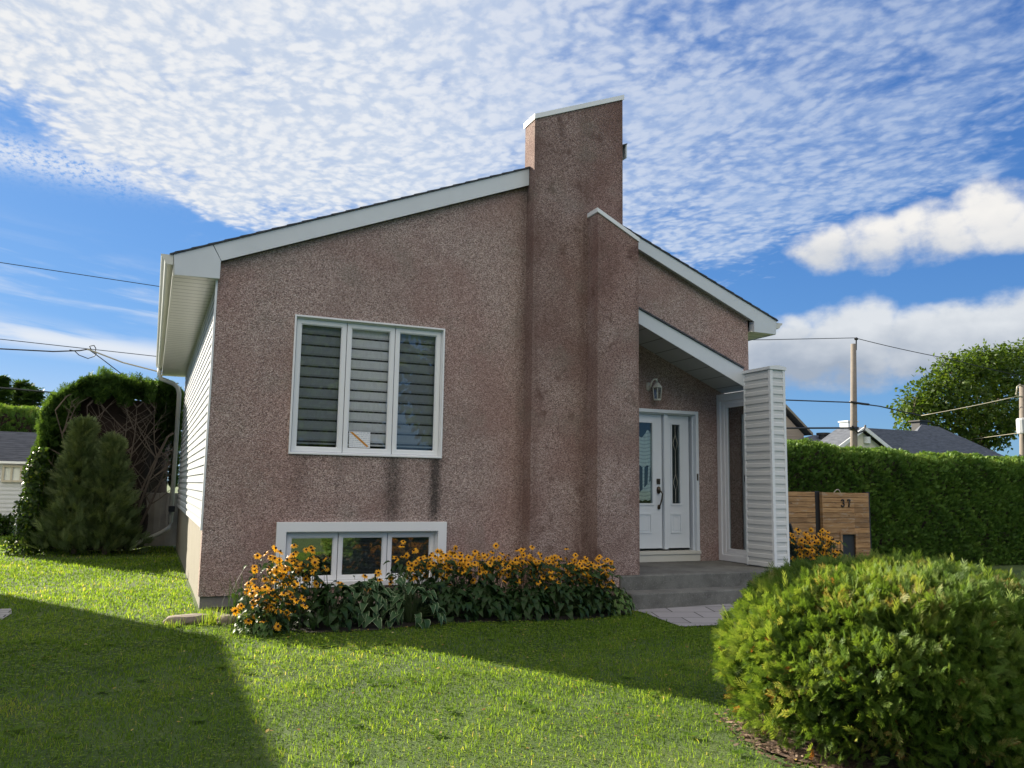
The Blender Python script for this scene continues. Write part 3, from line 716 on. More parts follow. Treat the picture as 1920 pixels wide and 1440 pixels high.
def panel(m, x0, x1, z0, z1, y):
    m.frame(x0, x1, z0, z1, .022, y - .014, y); m.frame(x0 + .045, x1 - .045, z0 + .045, z1 - .045, .014, y - .008, y)
    m.box(x0 + .059, x1 - .059, y - .0045, y, z0 + .059, z1 - .059)
SY = DY + .09
dr = MB(); x0, x1, z0, z1 = 6.86, 7.68, .485, 2.655; g0, g1, h0, h1 = 6.99, 7.49, 1.205, 2.515
for bx in ((x0, g0, z0, z1), (g1, x1, z0, z1), (g0, g1, z0, h0), (g0, g1, h1, z1)): dr.box(bx[0], bx[1], SY, SY + .045, bx[2], bx[3])
dr.frame(g0 - .03, g1 + .03, h0 - .03, h1 + .03, .03, SY - .016, SY)
panel(dr, 7.02, 7.475, .725, 1.045, SY)
door = dr.build('door', M['door'], HOUSE)
c = MB(); c.box(g0, g1, SY + .012, SY + .018, h0, h1); c.build('pane', M['glass_plain'], door)
def lace_mat():
    m, t, b = newmat('lace curtain'); p = pos(t); x, y, z = t.xyz(p)
    wv = t.m('SINE', t.m('MULTIPLY', t.m('ADD', z, t.m('MULTIPLY', t.m('SINE', t.m('MULTIPLY', x, 19.0)), .012)), 105.0))
    c_ = t.mix(t.smooth(wv, .2, .9), (.86, .87, .83), (.60, .62, .60)); t.put(b.inputs['Base Color'], c_); b.inputs['Roughness'].default_value = .9
    return m
M['lace'] = lace_mat()
c = MB()
def cloth(pts_top, pts_bot, y):
    n = len(pts_top); v = [(x, y + .006 * math.sin(i * 1.9), z) for i, (x, z) in enumerate(pts_top)] + [(x, y + .006 * math.sin(i * 1.9), z) for i, (x, z) in enumerate(pts_bot)]
    c.add(v, [(i, i + 1, i + 1 + n, i + n) for i in range(n - 1)])
xs = np.linspace(g0, g1, 25)
cloth([(x, 2.40 - .13 * abs(math.sin((x - 6.93) * 12.5)) ** 1.5) for x in xs], [(x, 1.80 + .02 * math.sin(x * 40)) for x in xs], SY + .034)
for xc in np.linspace(g0 + .03, g1 - .03, 5): cloth([(xc - .02, 1.80), (xc + .02, 1.80)], [(xc - .014 + .03 * math.sin(xc * 9), 1.40), (xc + .016 + .03 * math.sin(xc * 9), 1.40)], SY + .034)
cloth([(x, 1.36 + .22 * max(0, (x - 7.25)) / .25) for x in xs], [(x, 1.235 + .02 * abs(math.sin(x * 30)) + .05 * max(0, (x - 7.3))) for x in xs], SY + .034)
c.build('lace_curtain', M['lace'], door)
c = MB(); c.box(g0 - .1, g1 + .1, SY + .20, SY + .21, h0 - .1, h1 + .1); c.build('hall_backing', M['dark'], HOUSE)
lk = MB(); lk.box(7.575, 7.640, SY - .018, SY, 1.515, 1.605); lk.lathe((7.607, SY - .02, 1.56), [(.001, -.016), (.016, -.016), (.016, .016), (.001, .016)], 10)
lk.build('lock', M['bronze'], door, bevel=.006)
hd = MB(); hd.lathe((7.607, SY - .012, 1.42), [(.004, -.06), (.03, -.045), (.035, 0), (.03, .045), (.004, .06)], 12); hd.lathe((7.612, SY - .012, 1.145), [(.004, -.04), (.024, -.025), (.026, 0), (.02, .03), (.004, .04)], 12)
hd.tube([(7.61, SY - .02, 1.41), (7.615, SY - .07, 1.40), (7.632, SY - .085, 1.36), (7.625, SY - .08, 1.28), (7.605, SY - .07, 1.20), (7.61, SY - .03, 1.15)], [.011, .012, .011, .013, .011, .012], 8)
hd.build('handle', M['bronze'], door, smooth=True)
sd = MB(); x0, x1 = 7.785, 8.215; g0, g1, h0, h1 = 7.875, 8.03, 1.205, 2.505
for bx in ((x0, g0, z0, z1), (g1, x1, z0, z1), (g0, g1, z0, h0), (g0, g1, h1, z1)): sd.box(bx[0], bx[1], SY, SY + .045, bx[2], bx[3])
sd.frame(g0 - .025, g1 + .025, h0 - .03, h1 + .03, .025, SY - .014, SY); panel(sd, 7.845, 8.05, .725, 1.045, SY)
side = sd.build('sidelight', M['door'], HOUSE)
c = MB(); c.box(g0, g1, SY + .014, SY + .02, h0, h1); c.build('pane', M['glass_plain'], side)
c = MB(); xm = (g0 + g1) / 2
for zc in (2.20, 1.55):
    c.tube([(xm, SY + .008, zc + .13), (xm + .045, SY + .008, zc), (xm, SY + .008, zc - .13), (xm - .045, SY + .008, zc), (xm, SY + .008, zc + .13)], .004, 5)
    c.tube([(xm, SY + .008, zc + .13), (xm, SY + .008, zc + (.30 if zc > 2 else .52))], .003, 5); c.tube([(xm, SY + .008, zc - .13), (xm, SY + .008, zc - .33)], .003, 5)
c.build('leading', M['gutter'], side)
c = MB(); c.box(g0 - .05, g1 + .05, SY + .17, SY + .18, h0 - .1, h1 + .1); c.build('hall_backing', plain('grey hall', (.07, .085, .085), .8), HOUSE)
c = MB(); c.box(8.285, 8.312, DY - .045, DY - .031, 1.585, 1.70); c.build('doorbell', M['bronze'], HOUSE, bevel=.006)

# siding-clad end of the porch side wall, with the glazed panel behind it
PX = 8.60; P0, P1 = 9.79, 10.40; PW = 8.865
c = MB(); c.box(PX + .02, PW - .02, P0 + .02, P1 - .205, .285, 3.30); c.box(PX + .02, PX + .10, P1 - .206, P1, .285, 3.30); siding_x(c, PX + .002, P0 + .03, P1 - .02, .30, 3.285, .1245, -1, .014); siding_y(c, P0 + .002, PX + .035, PW - .03, .30, 3.285, .1245, .014)
siding_x(c, PW - .002, P0 + .03, P1, .30, 3.285, .1245, 1, .014)
po = c.build('siding_post', M['siding_grey'], HOUSE)
c = MB(); c.box(PX - .016, PX + .034, P0 - .016, P0 + .030, .288, 3.30); c.box(PW - .03, PW + .012, P0 - .014, P0 + .03, .288, 3.30); c.box(PX - .014, PX + .01, P1 - .022, P1 + .004, .288, 3.30); c.build('corner_trim', M['white'], po)
c = MB(); c.prism([(PX - .03, 3.29), (PW + .03, 3.29), (PW + .03, 3.335), ((PX + PW) / 2, 3.36), (PX - .03, 3.335)], P0 - .03, P1 + .02, 'y'); c.build('cap', M['white'], po)
GX = 8.74
c = MB()
def frame_x(m, x0, x1, y0, y1, z0, z1, w_, wt=None, wb=None):
    wt = wt or w_; wb = wb or w_
    m.box(x0, x1, y0, y0 + w_, z0, z1); m.box(x0, x1, y1 - w_, y1, z0, z1); m.box(x0, x1, y0 + w_, y1 - w_, z1 - wt, z1); m.box(x0, x1, y0 + w_, y1 - w_, z0, z0 + wb)
frame_x(c, GX - .012, GX + .12, P1 - .20, DY - .004, .285, 3.04, .085, .12, .10)
frame_x(c, GX + .012, GX + .11, P1 - .114, DY - .091, .386, 2.918, .075, .06, .05)
frame_x(c, GX + .028, GX + .10, P1 - .038, DY - .167, .437, 2.857, .055, .05, .05)
sw = c.build('porch_window', M['vinyl'], HOUSE, bevel=.004)
c = MB(); c.box(GX + .05, GX + .056, P1 + .06, DY - .215, .46, 2.83); c.build('pane', M['glass_side'], sw)

# windows
def window(name, X, Z, y, label_blind, sash_w, lites, surround=None, recess=0.0, head=.03):
    x0, x1 = X; z0, z1 = Z
    fr = MB()
    if surround:
        sx0, sx1, sz0, sz1, swd = surround
        fr.frame(sx0, sx1, sz0, sz1, swd, FY - .035, FY + .03, 0, swd, .06)
        fr.frame(sx0 + swd - .004, sx1 - swd + .004, sz0 + .05, sz1 - swd + .004, .012, FY + .028, y + .02)
    else:
        fr.frame(x0 - .012, x1 + .012, z0 - .012, z1 + .018, .022, FY - .025, FY + .03)
    fr.frame(x0, x1, z0, z1, .02, y - .005, y + .10)
    wn = fr.build(name, M['vinyl'], HOUSE, bevel=.003)
    n = lites; wl = (x1 - x0 - .04) / n
    for k in range(n):
        a, b_ = x0 + .02 + k * wl + .004, x0 + .02 + (k + 1) * wl - .004
        sm = MB(); sm.frame(a, b_, z0 + .022, z1 - .022, sash_w, y, y + .06); sm.frame(a + sash_w - .002, b_ - sash_w + .002, z0 + .022 + sash_w - .002, z1 - .022 - sash_w + .002, .012, y + .010, y + .055)
        so = sm.build('sash', M['vinyl'], wn, bevel=.004)
        yield wn, so, k, a + sash_w + .008, b_ - sash_w - .008, z0 + .022 + sash_w + .008, z1 - .022 - sash_w - .008
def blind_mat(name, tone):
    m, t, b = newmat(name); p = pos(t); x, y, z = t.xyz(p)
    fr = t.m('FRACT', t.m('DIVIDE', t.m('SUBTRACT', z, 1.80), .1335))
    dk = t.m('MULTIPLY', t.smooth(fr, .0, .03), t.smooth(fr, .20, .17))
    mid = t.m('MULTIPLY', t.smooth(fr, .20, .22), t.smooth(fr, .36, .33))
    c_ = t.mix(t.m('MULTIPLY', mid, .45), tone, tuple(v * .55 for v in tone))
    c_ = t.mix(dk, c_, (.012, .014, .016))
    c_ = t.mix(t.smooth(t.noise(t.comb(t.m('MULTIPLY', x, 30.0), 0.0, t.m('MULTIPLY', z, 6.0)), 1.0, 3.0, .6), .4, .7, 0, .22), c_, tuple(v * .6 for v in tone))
    t.put(b.inputs['Base Color'], c_); b.inputs['Roughness'].default_value = .8
    return m
M['blind'] = blind_mat('zebra blind', (.92, .93, .94)); M['blind_reflect'] = blind_mat('zebra blind with painted reflection', (.30, .335, .355))  # outer panes' dark tree reflections are put into the second blind's colour
M['slat'] = plain('grey slat blind', (.44, .46, .50), .6)
WY = FY + .035
for wn, so, k, a, b_, c0, c1 in window('front_window', MW[:2], MW[2:], WY, '', .055, 3):
    g = MB(); g.box(a, b_, WY + .03, WY + .036, c0, c1); g.build('pane', M['glass'], so)
    g = MB(); g.box(a - .03, b_ + .03, WY + .085, WY + .088, c0 + .035, c1 + .03); g.build('blind', M['blind' if k == 1 else 'blind_reflect'], so)
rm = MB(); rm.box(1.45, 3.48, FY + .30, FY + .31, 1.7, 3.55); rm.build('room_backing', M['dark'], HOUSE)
BY = FY + .07
for wn, so, k, a, b_, c0, c1 in window('basement_window', (1.515, 3.415), (.245, .855), BY, '', .05, 3, (BW[0], BW[1], BW[2], BW[3], .115)):
    g = MB(); g.box(a, b_, BY + .03, BY + .036, c0, c1); g.build('pane', M['glass_low'], so)
    if k:
        g = MB(); n = 26
        for q in range(n):
            z = c0 + (c1 - c0) * (q + .5) / n; g.add([(a - .02, BY + .075, z - .006), (b_ + .02, BY + .075, z - .006), (b_ + .02, BY + .092, z + .006), (a - .02, BY + .092, z + .006)], [(0, 1, 2, 3)])
        g.build('blind', M['slat'], so)
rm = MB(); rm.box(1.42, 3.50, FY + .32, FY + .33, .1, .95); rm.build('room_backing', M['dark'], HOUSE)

# paper notice behind the middle pane
def notice_mat():
    m, t, b = newmat('printed notice'); p = pos(t); x, y, z = t.xyz(p)
    ln = t.m('FRACT', t.m('DIVIDE', t.m('SUBTRACT', z, 1.89), .024)); tx = t.noise(t.comb(t.m('MULTIPLY', x, 90.0), 0.0, t.m('FLOOR', t.m('DIVIDE', z, .024))), 1.0, 1.0, .5)
    ink = t.m('MULTIPLY', t.smooth(ln, .45, .5), t.smooth(tx, .44, .5))
    c_ = t.mix(t.m('MULTIPLY', ink, .55), (.78, .80, .82), (.22, .28, .40))
    t.put(b.inputs['Base Color'], c_); b.inputs['Roughness'].default_value = .7
    return m
nt_ = MB(); NX0, NX1, NZ0, NZ1 = 2.235, 2.505, 1.890, 2.088; ny = WY + .022
nt_.box(NX0, NX1, ny, ny + .003, NZ0, NZ1)
no = nt_.build('paper_notice', notice_mat(), None, (2.37, ny, 1.89)); tag(no, 'white printed notice with a diagonal orange band in the big window', 'notice')
c = MB(); c.add([(NX0 + .006, ny - .002, NZ1 - .006), (NX0 + .045, ny - .002, NZ1 - .006), (NX1 - .018, ny - .002, NZ0 + .02), (NX1 - .04, ny - .002, NZ0 + .006)], [(0, 1, 2, 3)])
c.build('orange_band', plain('orange band', (.55, .24, .03), .6), no)

# lamp by the door
L = thing('wall_lamp', (7.40, DY, 3.06), 'grey-white carriage lamp on a curled arm above the front door', 'lamp')
lx, ly = 7.455, DY - .13
c = MB(); c.lathe((7.36, DY - .008, 3.10), [(.005, -.075), (.035, -.055), (.045, 0), (.035, .055), (.005, .075)], 12); c.build('back_plate', M['gutter'], L)
c = MB(); c.tube([(7.36, DY - .01, 3.08), (7.36, DY - .05, 3.06), (7.35, DY - .09, 3.10), (7.36, DY - .12, 3.17), (7.39, DY - .13, 3.21), (7.43, DY - .13, 3.21), (lx, ly, 3.17)], .016, 8); c.build('arm', M['gutter'], L, smooth=True)
c = MB(); c.lathe((lx, ly, 0), [(.004, 3.24), (.008, 3.20), (.012, 3.165), (.035, 3.15), (.085, 3.085), (.088, 3.075), (.004, 3.075)], 6); c.lathe((lx, ly, 0), [(.004, 2.865), (.06, 2.868), (.066, 2.89), (.004, 2.89)], 6)
for k in range(6):
    a = k * math.pi / 3; c.tube([(lx + .080 * math.cos(a), ly + .080 * math.sin(a), 3.08), (lx + .062 * math.cos(a), ly + .062 * math.sin(a), 2.88)], .006, 5)
c.build('cage', M['gutter'], L)
c = MB(); c.lathe((lx, ly, 0), [(.060, 2.885), (.076, 3.077)], 6); c.build('lantern_glass', M['glass_plain'], L)
c = MB(); c.lathe((lx, ly, 0), [(.008, 2.90), (.012, 2.95), (.014, 2.99), (.004, 3.02)], 8); c.build('candle', M['lace'], L)

# concrete steps
S = thing('concrete_steps', (7.3, 9.9, -.1), 'two worn grey concrete steps leading to the front door', 'steps')
c = MB(); c.box(5.808, 9.05, 9.585, DY - .002, -.12, .279); c.build('landing', M['concrete'], S, bevel=.018)
c = MB(); c.box(5.76, 9.0, 9.238, 9.583, -.14, .088); c.build('lower_step', M['concrete'], S, bevel=.02)

# ------------------------------------------------------------------ foliage templates
def spray_template(n=6, w=.055, ang=.75):
    """flat fan of scale-leaf branchlets, length 1 along x"""
    V, F, T = [], [], []
    def kite(p, d, L, wd, up_=0.0):
        p = np.array(p); d = np.array(d); d = d / np.linalg.norm(d); s_ = np.array([-d[1], d[0], 0]); b = len(V)
        V.extend([p, p + d * L * .55 + s_ * wd + [0, 0, up_], p + d * L, p + d * L * .55 - s_ * wd + [0, 0, up_]]); F.append((b, b + 1, b + 2, b + 3)); T.extend([-.10, .0, .14, .0])
    kite((0, 0, 0), (1, 0, 0), 1.0, w * .8)
    for i in range(n):
        t = .10 + .75 * i / n; L = .52 * (1 - .55 * t)
        for s_ in (-1, 1): kite((t + .03 * s_, 0, 0), (math.cos(ang), s_ * math.sin(ang), .12 * ((i % 3) - 1)), L, w, .02 * ((i % 2) * 2 - 1))
    return np.array(V, float), np.array(F), np.array(T)
SP_V, SP_F, SP_T = spray_template(7, .040)
TH_V, TH_F, TH_T = spray_template(8, .024, .62)
SPS_V, SPS_F, SPS_T = spray_template(3, .09)
LEAF_V = np.array([(0, 0, 0), (.45, .30, .06), (1, 0, -.04), (.45, -.30, .06)], float); LEAF_F = np.array([(0, 1, 2, 3)]); LEAF_T = np.zeros(4)

THUJA = [(0, (.018, .036, .010)), (.30, (.060, .122, .022)), (.55, (.118, .205, .036)), (.78, (.205, .275, .066)), (.90, (.31, .31, .12)), (.94, (.20, .10, .03)), (1, (.30, .12, .04))]
HEDGE = [(0, (.020, .045, .014)), (.35, (.064, .135, .026)), (.65, (.115, .215, .040)), (.92, (.19, .29, .06)), (1, (.27, .31, .09))]
M['thuja'] = leafmat('clipped cedar foliage', THUJA, .42, .55, .25)
M['hedge'] = leafmat('dark hedge foliage', HEDGE, .25, .55, .2)
M['leaf'] = leafmat('broad leaves', [(0, (.010, .025, .006)), (.4, (.026, .062, .010)), (.75, (.055, .105, .014)), (1, (.13, .17, .02))], .40, .45, .35)
M['bark'] = plain('rough bark', (.13, .10, .08), .9, 0, .3, 12.0, .6, 40)
M['twig'] = plain('bare grey twigs', (.13, .105, .085), .9, 0, .25, 8.0)
M['deadwood'] = plain('dead brown inner foliage', (.030, .019, .014), .95, 0, .4, 9.0, .8, 30)

def core(name, prof_pts, mat, parent, n=28):
    """lumpy closed core so a crown is not hollow; prof: function(dir)->radius vector"""
    pass

# ------------------------------------------------------------------ round clipped cedar in front
BC = np.array([4.31, 3.80, -.04])
def bush_point(u, v):
    """u azimuth, v 0..1 from the bottom rim to the top"""
    a = v * (math.pi * .5 + .62) - .62
    r = 1.04 * np.cos(a) ** .70; z = .43 + .55 * np.sin(a) * np.where(a < 0, 1.15, 1.0)
    P = np.stack([r * np.cos(u), r * np.sin(u), z], -1)
    k = 1 + .045 * wob(P, 4.0) + .03 * wob(P, 9.0, 3.0)
    P = P * np.stack([k, k, np.ones_like(k)], -1)
    N = unit(np.stack([np.cos(a) * np.cos(u), np.cos(a) * np.sin(u), np.sin(a) * 1.5], -1))
    return P + BC, N
root = thing('globe_cedar', tuple(BC), 'big round clipped cedar shrub on bark mulch in the near right corner', 'shrub')
def build_bush():
    U, Vv = np.meshgrid(np.linspace(0, 2 * math.pi, 41), np.linspace(0, 1, 18)); P, N = bush_point(U, Vv)
    P = P - N * .13; nx = 41; i, j = np.meshgrid(np.arange(40), np.arange(17)); a = (j * nx + i).ravel()
    np_mesh('inner_branches', P.reshape(-1, 3), np.stack([a, a + 1, a + nx + 1, a + nx], 1), M['deadwood'], root)
    c = MB(); 
    for k in range(9):
        an = k * .7; c.tube([(BC[0] + .08 * math.cos(an), BC[1] + .08 * math.sin(an), BC[2] - .03), (BC[0] + .45 * math.cos(an), BC[1] + .45 * math.sin(an), .16), (BC[0] + .8 * math.cos(an + .2), BC[1] + .8 * math.sin(an + .2), .36)], [.03, .02, .012], 6)
    c.build('trunk', M['bark'], root)
    n = 52000
    u = RNG.uniform(0, 2 * math.pi, n); v = RNG.random(n) ** .82
    P, N = bush_point(u, v)
    lump = wob(P, 3.6, 1.0); fine = wob(P, 11.0, 4.0)
    depth = RNG.random(n) ** 1.3 * .20
    P = P - N * (depth - .02 + .075 * np.clip(-fine, 0, 1))[:, None]
    upv = np.array([0, 0, 1.0])
    sw = np.stack([-np.sin(u), np.cos(u), 0 * u], 1)
    X = N * RNG.uniform(.30, .9, (n, 1)) + upv * RNG.uniform(-.2, .7, (n, 1)) + rv(n) * .75 + sw * (.45 * fine)[:, None]
    Nn = sw + rv(n) * .8
    S = RNG.uniform(.050, .098, n)
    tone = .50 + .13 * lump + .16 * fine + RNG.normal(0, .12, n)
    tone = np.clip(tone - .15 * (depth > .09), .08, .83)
    br = wob(P, 7.0, 9.0)
    tone = np.where((br > .48) & (RNG.random(n) < .30), RNG.uniform(.82, .91, n), tone)
    tone = np.where(RNG.random(n) > .9935, RNG.uniform(.93, 1.0, n), tone)
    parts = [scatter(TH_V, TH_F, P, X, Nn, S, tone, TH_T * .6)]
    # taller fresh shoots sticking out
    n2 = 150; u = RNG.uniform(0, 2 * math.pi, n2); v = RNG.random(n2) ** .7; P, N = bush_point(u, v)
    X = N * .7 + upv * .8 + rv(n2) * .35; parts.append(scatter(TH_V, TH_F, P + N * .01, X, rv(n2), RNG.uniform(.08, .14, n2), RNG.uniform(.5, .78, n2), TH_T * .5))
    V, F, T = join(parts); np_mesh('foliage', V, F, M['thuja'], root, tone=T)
build_bush()

# ------------------------------------------------------------------ hedges
def hedge(name, label, cat, x0, x1, y0, y1, ztop, mat, n, size, group=None, top_tone=.25, round_=.35, faces='fts'):
    r = thing(name, ((x0 + x1) / 2, (y0 + y1) / 2, 0), label, cat, group)
    zt = lambda x: ztop(x) if callable(ztop) else ztop + 0 * np.asarray(x)
    xs = np.linspace(x0 + .16, x1 - .16, 40)
    c = MB()
    for k in range(len(xs) - 1):
        za, zb = float(zt(xs[k])) - .07, float(zt(xs[k + 1])) - .07
        c.add([(xs[k], y0 + .14, -.2), (xs[k + 1], y0 + .14, -.2), (xs[k + 1], y0 + .16, zb - .15), (xs[k], y0 + .16, za - .15), (xs[k], y0 + .40, za), (xs[k + 1], y0 + .40, zb), (xs[k + 1], y1 - .16, zb - .1), (xs[k], y1 - .16, za - .1), (xs[k], y1 - .14, -.2), (xs[k + 1], y1 - .14, -.2)],
              [(0, 1, 2, 3), (3, 2, 5, 4), (4, 5, 6, 7), (7, 6, 9, 8)] + ([(0, 3, 4, 7, 8)] if k == 0 else []) + ([(1, 9, 6, 5, 2)] if k == len(xs) - 2 else []))
    c.build('inner_branches', M['deadwood'], r)
    Lx = x1 - x0; h = float(np.mean(zt(np.linspace(x0, x1, 9)))); D = y1 - y0
    area = dict(f=Lx * h, t=Lx * min(D, 1.2), s=D * h, e=D * h); tot = sum(area[k] for k in faces); parts = []
    for k in faces:
        m = int(n * area[k] / tot)
        a, b_ = RNG.random(m), RNG.random(m)
        if k == 'f':
            x = x0 + a * Lx; zz = zt(x); z = -.12 + b_ * (zz + .07); y = np.full(m, y0); N = np.tile([0., -1, .12], (m, 1))
            rr = np.clip((z - (zz - round_)) / round_, 0, 1); y = y + .30 * rr ** 2.2
            ed = np.clip((x0 + round_ - x) / round_, 0, 1); y = y + .3 * ed ** 2.2
        elif k == 't':
            x = x0 + a * Lx; y = y0 + .12 + b_ * (D - .2); z = zt(x) - .02 - .12 * np.clip((y0 + .4 - y) / .3, 0, 1); N = np.tile([0., -.2, 1], (m, 1))
        else:
            x = np.full(m, x0 if k == 's' else x1); y = y0 + a * D; z = b_ * zt(x); N = np.tile([-1. if k == 's' else 1., 0, .1], (m, 1))
        P = np.stack([x, y, z], 1); lump = wob(P, 2.2, 2.0); fine = wob(P, 7.0, 5.0)
        P = P - N * (.05 * lump + .045 * fine + RNG.random(m) * .10 - .02)[:, None]
        X = N * RNG.uniform(.4, 1, (m, 1)) + np.array([0, 0, 1.]) * RNG.uniform(.1, .9, (m, 1)) + rv(m) * .55
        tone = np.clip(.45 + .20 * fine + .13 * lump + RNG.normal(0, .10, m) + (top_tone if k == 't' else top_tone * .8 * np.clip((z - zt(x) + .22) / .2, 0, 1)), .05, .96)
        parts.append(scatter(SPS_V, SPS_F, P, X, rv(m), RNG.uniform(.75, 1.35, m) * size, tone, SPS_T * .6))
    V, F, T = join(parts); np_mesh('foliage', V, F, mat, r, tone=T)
    return r
hedge('cedar_hedge', 'long tall dark green cedar hedge behind the plank gate', 'hedge', 10.6, 21.5, 12.5, 13.8,
      lambda x: 2.30 + .10 * np.exp(-((np.asarray(x) - 12.4) / .8) ** 2) - .14 * np.clip((11.6 - np.asarray(x)) / 1.0, 0, 1.2) - .008 * (np.asarray(x) - 12) + .025 * np.sin(np.asarray(x) * 2.7), M['hedge'], 52000, .085, faces='fts', top_tone=.30)
hedge('cedar_hedge', 'distant clipped hedge behind the white shed on the far left', 'hedge', -7.5, -3.2, 28, 29.3, 3.5, M['hedge'], 6000, .17, faces='fte', top_tone=.35)

# ------------------------------------------------------------------ plank gate with the house number
def gate(x0, x1, y, ztop, name, label, number):
    g = thing(name, ((x0 + x1) / 2, y, 0), label, 'gate panel', 'plank panels in front of the hedge')
    pl = MB(); n = 15; e = ztop / n
    for k in range(n):
        z0 = k * e if k else -.13
        d0 = RNG.uniform(0, .004)
        if number and z0 < .66 - .02:
            pl.box(x0, 11.965, y - d0, y + .022, z0 + .007, (k + 1) * e); pl.box(12.325, x1, y - d0, y + .022, z0 + .007, (k + 1) * e)
        else: pl.box(x0, x1, y - d0, y + .022, z0 + .007, (k + 1) * e)
    pl.build('planks', M['gate_wood'], g, bevel=.003)
    c = MB(); c.box(x0 - .022, x0 - .002, y - .02, y + .05, .02, ztop + .01); c.build('batten', M['gate_wood'], g)
    c = MB(); c.box(x0 + .02, x1 - .02, y + .026, y + .04, .0, ztop - .02); c.build('backing', M['soil'], g)
    return g
GY = 11.8
gate(10.40, 11.40, GY + .05, 1.432, 'plank_screen', 'plain plank panel beside the porch post, with a dark chair in front', False)
g2 = gate(11.535, 12.70, GY, 1.425, 'plank_screen', 'plank panel with the number 37 and a framed hatch', True)
c = MB(); c.frame(11.93, 12.37, -.02, .70, .055, GY - .022, GY - .006, 0, .055, .0); c.build('hatch_frame', M['gate_wood'], g2, bevel=.004)
c = MB(); c.box(11.98, 12.32, GY + .023, GY + .03, 0, .66); c.build('hatch', plain('dark hatch', (.022, .026, .03), .6), g2)
c = MB()
def stroke(pts, ox, oz, s, r=.013): c.tube([(ox + px_ * s, GY - .012, oz + pz * s) for px_, pz in pts], [r * k for k in ([1.0] * len(pts))], 6)
arc = lambda cx, cz, r_, a0, a1, n=9: [(cx + r_ * math.cos(a0 + (a1 - a0) * i / n), cz + r_ * 1.05 * math.sin(a0 + (a1 - a0) * i / n)) for i in range(n + 1)]
stroke(arc(.30, .75, .24, R(165), R(-80)), 11.985, 1.168, .128); stroke(arc(.30, .27, .28, R(85), R(-165)), 11.985, 1.168, .128)
stroke([(.02, .80), (.06, .98), (.50, .98), (.52, .94), (.34, .55), (.25, .0)], 12.145, 1.168, .128); stroke([(.16, .0), (.36, .0)], 12.145, 1.168, .128, .011)
nm = c.build('number_37', M['black'], g2, smooth=True)
for x in (11.415, 12.705):
    c = MB(); c.box(x, x + (.105 if x < 12 else .09), GY + .06, GY + .15, -.12, 1.45); o = c.build('gate_post', M['black'], None, (x + .05, GY + .1, 0))
    tag(o, 'black square post between the two plank panels' if x < 12 else 'black square post at the hedge end of the 37 panel', 'post', 'black gate posts')
c = MB(); c.tube([(11.86 + .20 * t_, GY + .05 - .02 * math.sin(t_ * 3), 1.40 + .085 * math.sin(math.pi * min(1, t_ * 1.15)) ** .8) for t_ in np.linspace(0, 1, 10)], .010, 6)
o = c.build('rope', plain('pale rope', (.42, .38, .31), .9), None, (11.95, GY, 1.43), smooth=True); tag(o, 'short pale rope looped over the top of the 37 panel', 'rope')

# dark slatted garden chair
CH = thing('garden_chair', (10.62, 11.35, 0), 'dark grey slatted garden chair between the porch post and the plank panels', 'chair')
M['chair'] = plain('dark grey chair plastic', (.028, .032, .038), .5)
def chair():
    ox, oy = 10.62, 11.35       # sitter looks towards +x
    T = lambda px_, py_, z: (ox + px_, oy + py_, z - .10)
    def slab(pts, y0, y1, name):
        c = MB(); c.prism([(ox + a, b_ - .10) for a, b_ in pts], oy + y0, oy + y1, 'y'); c.build(name, M['chair'], CH, bevel=.006)
    slab([(-.25, .28), (.28, .42), (.29, .39), (-.24, .25)], -.26, .26, 'seat')
    c = MB()
    for k in range(5):
        y0 = -.26 + k * .106; c.add([T(-.24, y0, .28), T(-.24, y0 + .092, .28), T(-.50, y0 + .092, .98 + .05 * math.cos((k - 2) * .7)), T(-.50, y0, .98 + .05 * math.cos((k - 2) * .7)), T(-.265, y0, .27), T(-.265, y0 + .092, .27), T(-.525, y0 + .092, .97 + .05 * math.cos((k - 2) * .7)), T(-.525, y0, .97 + .05 * math.cos((k - 2) * .7))], [(0, 1, 2, 3), (7, 6, 5, 4), (0, 4, 5, 1), (1, 5, 6, 2), (2, 6, 7, 3), (3, 7, 4, 0)])
    c.build('backrest', M['chair'], CH)
    for s_ in (-1, 1):
        y0, y1 = (.27, .38) if s_ > 0 else (-.38, -.27)
        slab([(-.36, .60), (.34, .60), (.40, .585), (.40, .572), (-.36, .572)], y0, y1, 'armrest')
        y0, y1 = (.275, .315) if s_ > 0 else (-.315, -.275)
        slab([(.22, 0), (.32, 0), (.34, .57), (.20, .57), (.10, .45), (.19, .40)], y0, y1, 'leg')
        slab([(-.50, 0), (-.38, 0), (-.24, .30), (-.28, .57), (-.36, .57), (-.34, .30)], y0, y1, 'leg')
chair()

